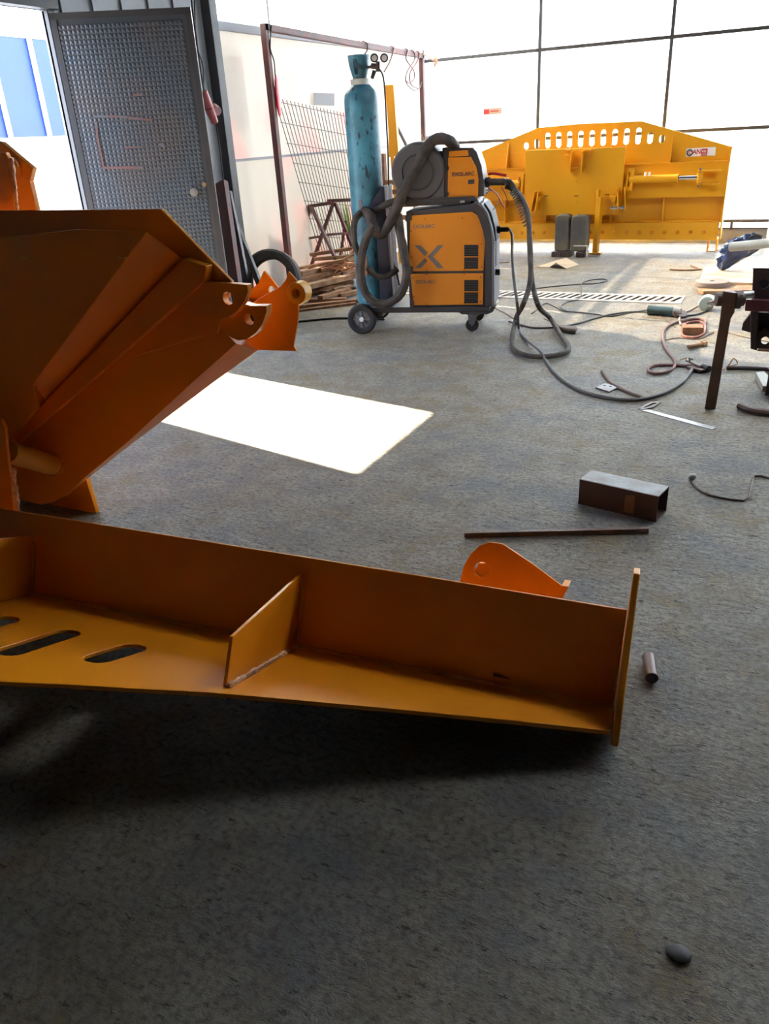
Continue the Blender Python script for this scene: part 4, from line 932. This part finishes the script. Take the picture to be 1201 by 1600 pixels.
# board on the floor with bag, disc, jar
P=[pf(1090,449),pf(1100,425),pf(1290,420),pf(1290,455)]
tag(B().prism(P,Z*.05).done('plywood_board',WOOD,bevel=.003),'thick pale wooden board on the floor under the blue plastic bag','board')
tag(B().prism([pf(1089,452),pf(1098,449),pf(1180,449),pf(1180,459),pf(1098,461),pf(1089,458)],Z*.03).done('plank',RUST2,bevel=.003),'brown plank edge lying in front of the pale wooden board','plank')
dc=pf(1111,452,.0); b=B(); b.lathe([(0,.034),(.02,.034),(.02,.068),(.13,.068),(.135,.05),(.135,.033),(0,.033)],dc,Z,n=40); tag(b.done('round_disc',mat('disc_grey',(.25,.20,.17),.7)),'flat round grey disc lying on the plank behind the pale motor','disc')
mo=thing('small_motor',pf(1107,478),'small pale green motor head with shaft lying on the floor','motor')
a=pf(1104,470,.07); b=B(); b.cyl(a+Y*.1-Z*.02,a-Y*.02-Z*.02,.05,.055,n=28); b.done('motor_cover',AQUA,mo,bevel=.008)
a=pf(1110,477,.035); b=B(); b.cyl(a+Y*.03,a-Y*.05,.022,n=18); b.cyl(a-Y*.05,a-Y*.07,.012,n=14); b.done('shaft_nut',STEEL,mo,bevel=.003)
cable('motor_cord',[pf(1140,458,.09),pf(1118,469,.08),pf(1095,476,.04),(1080,484),(1066,490),(1061,500),(1064,508)],.008,mat('pinkish_cable',(.32,.24,.22),.6),'pinkish brown cord curving from the small motor to the hose coil')
cable('motor_cord',[(1112,480),(1100,487),(1085,492),(1070,493)],.006,CABLE,'dark cord from the motor shaft to the grinder')
# plastic bag
b=B(); b.ball((0,0,0),1,(1,1,1),sub=4)
c=pf(1145,432); 
import mathutils.noise as mn
for v in b.bm.verts:
    k=v.co.copy(); an=math.atan2(k.y,k.x); f=1+.22*math.sin(an*5+2*k.z)+.30*mn.noise(k*2.5)+.18*abs(mn.noise(k*7))
    wz=.5+.5*k.z; v.co=V((k.x*(.07+.09*wz)*f+.10*k.z,k.y*(.06+.05*wz)*f,(k.z*.15+.150)*(1+.12*mn.noise(k*4))))+c+Z*.05
tag(b.done('plastic_bag',BLUEBAG),'crumpled shiny dark blue plastic bag on the wooden board','bag')
# pale tube on top, with crate behind
pt=thing('pale_tube',pf(1170,420),'pale hollow tube lying across the crate above the blue bag','tube')
a=py(1141,386,6.3); c=py(1260,374,6.1); b=B(); b.cyl(a,c,.032,n=24,inner=.026); b.done('tube_wall',mat('ivory_paint',(.62,.60,.53),.5),pt)
a=py(1150,379,6.3); b=B(); b.tube([py(1170,373,6.25),py(1180,368,6.25),py(1190,371,6.25)],.012); tag(b.done('black_tie',BLACK),'black bit of wire resting on the pale tube','wire')
b=B(); x0=py(1185,440,6.35).x; b.prism([(x0,6.4,.05),(x0+.9,6.4,.05),(x0+.9,6.4,.30),(x0+.08,6.4,.30)],Y*.35)
tag(b.done('striped_crate',mat('blue_red_print',(.10,.11,.2),.5,c2=(.35,.05,.05),nscale=3),bevel=.006),'dark printed crate at the right edge behind the drilled fixture','crate')
b=B(); x0=py(1192,360,7.0).x; b.box((x0+.35,8.3,.55),(.7,.02,1.10)); tag(b.done('translucent_panel',POLY),'tall translucent white panel at the right edge beyond the pale tube','panel')

# ------------------------------------------------------------------ left back corner
XP=-4.02
gf=thing('hanging_frame',(XP,7.8,0),'red oxide square tube frame standing along the translucent left wall','steel frame')
a=px(413,37,XP); c=px(658,84,XP)
b=B(); b.beam((XP,a.y,0),(XP,a.y-.01,a.z),.05,.05,Y); b.done('post',REDBR,gf,bevel=.003)
b=B(); b.beam((XP,c.y,0),(XP,c.y,c.z),.05,.05,Y); b.done('post',REDBR,gf,bevel=.003)
b=B(); b.beam((XP,a.y-.03,a.z-.025),(XP,c.y+.03,c.z-.02),.05,.05); b.done('top_rail',REDBR,gf,bevel=.003)
ztop=lambda y:a.z-.025+(c.z-.02-a.z+.025)*(y-a.y)/(c.y-a.y)
def hook(u,v0,pts,label,m=REDBR,r=.007):
    y=px(u,v0,XP).y; z=ztop(y)
    q_=[V((XP-.03,y,z-.01)),V((XP-.01,y,z+.035)),V((XP+.03,y,z+.02))]+[px(uu,vv,XP+.04) for uu,vv in pts]
    tag(B().tube(q_,r,n=6).done('wire_hook',m),label,'wire hook')
hook(567,62,[(574,72),(573,80),(570,84)],'bent wire hook on the red frame just above the blue cylinder')
hook(611,75,[(613,84),(608,98),(600,112)],'long straight wire hook on the red frame right of the gauges')
hook(633,78,[(634,92),(645,108),(648,120),(640,130),(634,126)],'tangled wire loop on the red frame, left of the post')
hook(642,80,[(648,92),(636,112),(634,128),(646,141),(656,136),(658,128)],'tangled wire loop on the red frame, reaching lowest')
hook(651,82,[(652,95),(640,115),(642,132),(652,138)],'thin wire loop hanging nearest the right post of the red frame')
p=px(680,96,XP+.05); b=B(); b.beam(px(660,84,XP+.05),p,.012,.012); b.box(p,(.012,.10,.085),Matrix.Rotation(.35,3,'X')); tag(b.done('rusty_plate',RUST),'small square rusty plate sticking out at the right end of the red frame','steel plate')
# red hand lamp on the post
rl=thing('red_reflector',px(432,150,XP+.03),'red oval reflector hanging beside the left post of the red frame','reflector')
p=px(434,150,XP+.035); 
b=B(); b.ball(p,1,(.012,.035,.16),sub=3); b.done('red_lens',mat('bright_red_plastic',(.65,.01,.03),.3),rl)
B().tube([px(424,40,XP+.03),px(422,75,XP+.03),px(428,95,XP+.035),px(430,121,XP+.035)],.005,n=6).done('cord',BLACK,rl)
# label on the sheet
tag(B().prism([px(u,v,XL+.002) for u,v in ((490,145),(522,146),(522,165),(490,164))],X*.003).done('wall_label',mat('grey_label',(.22,.21,.22),.6)),'small grey label on the pinkish left wall sheet','label')
lb=thing('wall_sticker',py(769,174,YB+.01),'small red and white sticker on the back wall sheet','sticker')
B().prism([py(u,v,YB+.02) for u,v in ((755,169.5),(784,167.5),(784,178),(755,180))],-Y*.003).done('sticker_base',mat('sticker_grey',(.45,.4,.38),.6),lb)
B().prism([py(u,v,YB+.016) for u,v in ((756,171.5),(764,171),(764,178),(756,178.5))],-Y*.002).done('sticker_mark',mat('sticker_mark',(.6,.05,.06),.5),lb)
B().prism([py(u,v,YB+.016) for u,v in ((766,173),(779,172),(779,174),(766,175))],-Y*.002).done('sticker_print',mat('sticker_print',(.5,.08,.08),.5),lb)
# wire mesh leaning on the wall
b=B(); XM=-4.14
def M(s,t): # s along, t up
    tl,tr,bl,br=px(430,158,XM),px(556,185,XM),px(500,395,XM),px(585,400,XM)
    return tl.lerp(tr,s).lerp(bl.lerp(br,s),1-t)+X*(.0)
for i in range(24): b.tube([M(i/23,-.0),M(i/23,1.02)],.0038,n=5,smooth=False)
for j in range(9): b.tube([M(-.01,j/8),M(1,j/8)],.0038,n=5,smooth=False)
tag(b.done('wire_mesh_panel',mat('mesh_wire',(.14,.11,.09),.6,metal=.3)),'rusty welded wire mesh panel leaning on the left wall behind the trestle','wire mesh')
# yellow bar standing behind
ybr=thing('yellow_steel_section',(px(608,300,-3.85).x,8.1,0),'tall bent yellow steel section standing behind the blue cylinder','steel section')
b=B(); P=[(601,133),(614,132),(619,200),(622,243),(607,246),(606,200)]
yb2=8.1; b.prism([py(u,v,yb2) for u,v in P],Y*.05); b.done('upper_section',YELB,ybr,bevel=.004)
b=B(); p0=py(612,244,yb2); p1=py(622,330,yb2); b.beam(p0+Y*.025,V((p1.x,yb2+.025,0)),.04,.04); b.done('lower_section',YELB,ybr)
b=B(); b.beam(px(616,185,-3.95),px(640,230,-3.95),.02,.02); q1=px(616,185,-3.95); 
tag(B().beam(V((-3.97,q1.y,q1.z)),V((-3.6,q1.y+.9,.0)),.025,.02).done('brace_bar',DARKST),'thin dark bar leaning behind the yellow section','steel bar'); b.bm.free()
# brown slatted post behind the cylinder
pb=thing('slatted_rack',py(600,430,7.2),'brown slatted steel rack showing right of the blue cylinder','rack')
y_=7.2; x0=py(596,300,y_).x; x1=py(604,300,y_).x; ztt=py(600,240,y_).z
B().box(((x0+x1)/2,y_,ztt/2),(x1-x0,.05,ztt)).done('post',RUST,pb)
for v in (285,300,320,340): z=py(605,v,y_).z; B().box((x1+.14,y_,z),(.32,.04,.04)).done('slat',RUST,pb)
B().box((x1+.30,y_,ztt*.42),(.04,.05,ztt*.84)).done('post',RUST,pb)
# trestle
ts=thing('steel_trestle',(-3.9,6.9,0),'rusty red tube trestle with two A-shaped legs behind the gas cylinder','trestle')
yA,yB_=6.75,7.0
def legT(u0,v0,u1,v1,ya,yb_,m=REDBR):
    a=py(u0,v0,ya); c=py(u1,v1,yb_); 
    c=a+(c-a)*1.0; b=B(); b.beam(a,c,.028,.028,Y); return b.done('leg',m,ts)
legT(485,323,458,418,7.0,7.05); legT(486,323,545,449,7.0,6.65); legT(521,316,477,442,7.1,6.85); legT(523,316,556,400,7.1,7.3)
for a,c in (((472,324,6.98),(517,317,7.1)),((511,314,7.1),(552,312,7.3))):
    B().beam(py(*a),py(*c),.03,.03).done('top_rail',REDBR,ts)
for a,c in (((472,374,7.02),(503,369,6.9)),((509,367,6.95),(545,364,7.2))): B().beam(py(*a),py(*c),.022,.022).done('cross_bar',REDBR,ts)
b=B(); b.beam(py(540,345,7.3),py(530,410,7.3),.022,.022,Y); b.done('leg',REDBR,ts)
# leaning sections beside the door
def lean(u0,v0,u1,v1,ya,x,w_,d_,m,label,zf=0):
    a=px(u0,v0,x); c=px(u1,v1,x+.25); 
    d=(c-a); c=a+d*(a.z/(a.z-c.z)); b=B(); b.beam(a,c,d_,w_,Y); return tag(b.done('steel_channel',m,bevel=.003),label,'steel section')
lean(346,285,368,440,5.3,-4.02,.05,.09,REDBR,'tall red-brown channel leaning in the gap beside the open door')
lean(357,300,385,440,5.6,-4.05,.03,.05,PURPST,'dark narrow channel leaning just right of the red-brown one')
lean(369,352,392,410,5.9,-4.08,.03,.05,GREYST,'short grey flat bar leaning on the wall above the tyre')
# red plug connectors hanging from a cable
rp_=thing('red_plug_connector',px(328,165,XL+.2),'faded red industrial plug pair hanging on a cable beside the door','plug')
c=px(328,165,XL+.22); yv=c.y
B().cyl(px(318,142,XL+.22),px(326,168,XL+.22),.028,.036,n=20).done('plug_body',PINKRED,rp_,bevel=.004)
B().cyl(px(326,168,XL+.22),px(336,192,XL+.22),.036,.026,n=20).done('socket_body',PINKRED,rp_,bevel=.004)
B().cyl(px(337,168,XL+.22)-X*.02,px(340,174,XL+.25),.032,n=20).done('socket_cap',mat('pale_pink_plastic',(.5,.28,.30),.4),rp_)
B().tube([px(297,-40,XL+.12),px(300,10,XL+.14),px(308,70,XL+.18),px(315,120,XL+.22),px(319,143,XL+.22)],.006,n=7).done('supply_cable',BLACK,rp_)
B().tube([px(303,-40,XL+.10),px(306,60,XL+.12),px(316,100,XL+.16),px(318,125,XL+.2),px(318,142,XL+.22)],.005,n=7).done('supply_cable',BLACK,rp_)
B().tube([px(337,192,XL+.2),px(343,230,XL+.15),px(350,290,XL+.14),px(362,350,XL+.14),px(375,420,XL+.14)],.006,n=7).done('supply_cable',BLACK,rp_)
# tyre
ty=thing('old_tyre',(-3.7,5.55,0),'old bare tyre standing behind the forked tip of the yellow frame','tyre')
c=pn(424,440,V((-3.75,5.6,.3)),V((.3,-1,0)).normalized()); ax=V((.25,-1,.25)).normalized()
R1=.255; k=R1
b=B(); b.lathe([(k*.70,-.05),(k*.80,-.062),(k*.93,-.058),(k,-.04),(k,.04),(k*.93,.058),(k*.80,.062),(k*.70,.05),(k*.74,.035),(k*.90,.045),(k*.90,-.045),(k*.74,-.035),(k*.70,-.05)],c,ax,n=56)
b.done('tyre_carcass',TYRE,ty)
ty.location=(c.x,c.y,0)
for ch in ty.children: ch.location=V((-3.7,5.55,0))-V((c.x,c.y,0))
# primer coated clevis part with points
yq=6.3
cr_=thing('cast_bracket',py(400,390,yq),'orange primed steel bracket with pointed lugs behind the tyre','steel bracket')
def crp(pts,y0,y1,nm,m=ORUST): 
    b=B(); b.prism([py(u,v,y0) for u,v in pts],Y*(y1-y0)); return b.done(nm,m,cr_)
crp([(386,378),(418,376),(427,400),(420,425),(388,425)],yq,yq+.2,'body')
crp([(397,379),(409,378),(411,400),(399,401)],yq-.012,yq,'front_plate',RUST2)
crp([(401,355),(409,354),(409,374),(401,375)],yq+.05,yq+.08,'lug',RUST)
crp([(383,377),(391,377),(399,373),(399,363),(395,366),(389,373)],yq,yq+.02,'lug',RUST)
crp([(409,373),(414,364),(418,366),(420,376),(409,377)],yq,yq+.02,'lug',RUST)
crp([(420,370),(427,360),(427,366),(425,372),(421,375)],yq+.1,yq+.12,'lug',RUST)
crp([(378,373),(388,376),(412,377),(412,380),(388,380)],yq-.03,yq+.0,'rim',RUST2)
b=B(); pz=py(400,425,yq).z; b.box((py(403,425,yq).x,yq+.1,pz/2),(.2,.2,max(pz,.02))); tag(b.done('rusty_box',RUST),'rusty steel box carrying the pointed orange bracket','steel box')
# hand wheel in the scrap
hw=thing('hand_wheel',py(468,412,6.9),'small rusty red spoked hand wheel on the scrap heap','hand wheel')
c=py(467,411,6.9); ax=V((.3,-1,.4)).normalized(); uu=ax.orthogonal().normalized(); vv_=ax.cross(uu)
b=B(); b.tube([c+uu*.075*math.cos(t)+vv_*.075*math.sin(t) for t in [2*math.pi*i/24 for i in range(25)]],.009,n=8,smooth=False); b.done('rim',PINKRED,hw)
for k in range(5):
    an=2*math.pi*k/5; B().cyl(c,c+uu*.072*math.cos(an)+vv_*.072*math.sin(an),.006,n=6).done('spoke',PINKRED,hw)
# scrap heap
random.seed(11)
GRP='steel offcuts in the scrap heap'
SLAB=['longest rusty flat bar lying on the concrete at the very front of the scrap heap','second long bar just behind the front bar of the scrap heap','flat rusty strip lying straight behind the two front bars','short thick channel stub at the left front of the scrap heap',
'wide slanting channel crossing the left of the scrap heap','narrow slanting bar resting above the wide left channel','flat strip half under the wide slanting channel','small pale plate behind the clamp tool','short plate standing out at the middle front of the heap',
'long bar sloping up to the right across the heap middle','short bar near the back of the heap beside the cylinder','topmost long bar at the back of the heap against the wall','thin strip touching the cylinder at mid heap','narrow strip above the thin one beside the cylinder',
'thin pale plate lying flat at mid heap','small thin plate beside the mid heap plate','short bar crossing the trestle foot','stubby piece at the right front near the cylinder foot','broad channel end sticking out left of the trestle leg','upper right bar sloping to the back of the heap',
'wide sheet slanting up to the right on the heap','wide sheet lying under the topmost bars','small wide sheet at the back right of the heap']
def scrap(u0,v0,u1,v1,w_,h,z,m,zb=None,lab=''):
    a=pf(u0,v0,z); c=pf(u1,v1,z if zb is None else zb); b=B(); b.beam(a,c,w_,h); return tag(b.done('steel_offcut',m),lab,'steel scrap',GRP)
sl_=[(440,482,560,470,.05,.03,.015),(446,488,556,474,.03,.02,.01),(470,470,540,468,.07,.03,.02),(452,478,475,468,.10,.06,.03),
(460,452,548,432,.08,.04,.12),(462,440,540,418,.07,.04,.14),(455,462,500,445,.06,.03,.05),(480,458,520,448,.07,.02,.03),(500,465,545,452,.06,.03,.05),
(470,428,552,408,.05,.04,.18),(490,405,556,400,.05,.03,.25),(485,398,552,388,.04,.03,.30),(500,445,552,440,.05,.02,.08),(512,436,556,428,.05,.02,.12),
(505,455,530,444,.08,.015,.06),(520,452,548,446,.06,.015,.06),(474,449,512,437,.05,.03,.10),(530,462,556,456,.05,.03,.03),(455,446,500,432,.09,.03,.12),(500,422,556,414,.06,.03,.18)]
for i,t in enumerate(sl_): scrap(*t,random.choice([RUST,RUST2,RUST2,RUST]),lab=SLAB[i])
# slanting sheets carrying the heap
for i,(u0,v0,u1,v1,z0,z1_) in enumerate([(470,440,556,396,.06,.30),(462,420,548,404,.16,.26),(540,410,556,385,.2,.34)]):
    a,c=pf(u0,v0,z0),pf(u1,v1,z1_); tag(B().beam(a,c,.14,.02).done('steel_offcut',RUST2),SLAB[20+i],'steel scrap',GRP)
b=B(); b.prism([pf(462,440),pf(475,425),pf(556,408),pf(556,445),pf(480,462)],Z*.10); tag(b.done('scrap_pallet',RUST,bevel=.004),'rusty sheet box underneath the scrap heap','steel box')
b=B()
for i in range(16):
    p=pf(528+random.uniform(-6,28),424+random.uniform(-6,8),.2); q_=p+V((random.uniform(-.2,.3),random.uniform(-.2,.2),random.uniform(-.03,.06))); b.tube([p,(p+q_)/2+Z*.03,q_],.004,n=5)
tag(b.done('rebar_tangle',ORUST),'tangle of thin rusty rods on top of the scrap heap','wire scrap')
c=pf(515,458,.02); b=B(); b.cyl(pf(510,457,.03),pf(532,458,.03),.025,.018,n=14); tag(b.done('clamp_tool',GREYST),'small grey cast clamp tool at the front of the scrap heap','tool')
tag(B().ball(pf(551,444,.05),.055,(1,1,.9),sub=3,noise=.05).done('stone',CONC),'grey stone by the foot of the gas cylinder','stone')
# weeds
def weeds(name,c,n,h,spr,m,label,r=.004):
    b=B()
    for i in range(n):
        a=random.uniform(0,2*math.pi); k=random.uniform(.3,1); p=c+V((math.cos(a)*spr*.2,math.sin(a)*spr*.2,0)); hh=h*random.uniform(.6,1)
        t=p+V((math.cos(a)*spr*k,math.sin(a)*spr*k,hh)); mid=(p+t)/2+V((0,0,hh*.18))
        b.tube([p,mid,t],lambda f,r=r:r*(1.02-f),n=4)
    return tag(b.done(name,m),label,'plant')
weeds('weed_tuft',V((-4.02,7.45,.2)),60,.62,.16,GREEN,'green weeds growing behind the trestle against the left wall',.007)
weeds('weed_tuft',V((-3.85,9.3,.95)),60,.42,.35,STRAW,'dry straw-coloured twigs in the back left corner',.003)
b=B(); b.box((-3.85,9.3,.475),(.3,.3,.95)); tag(b.done('drum',RUST2,bevel=.01),'rusty box in the back left corner holding dry twigs','box')
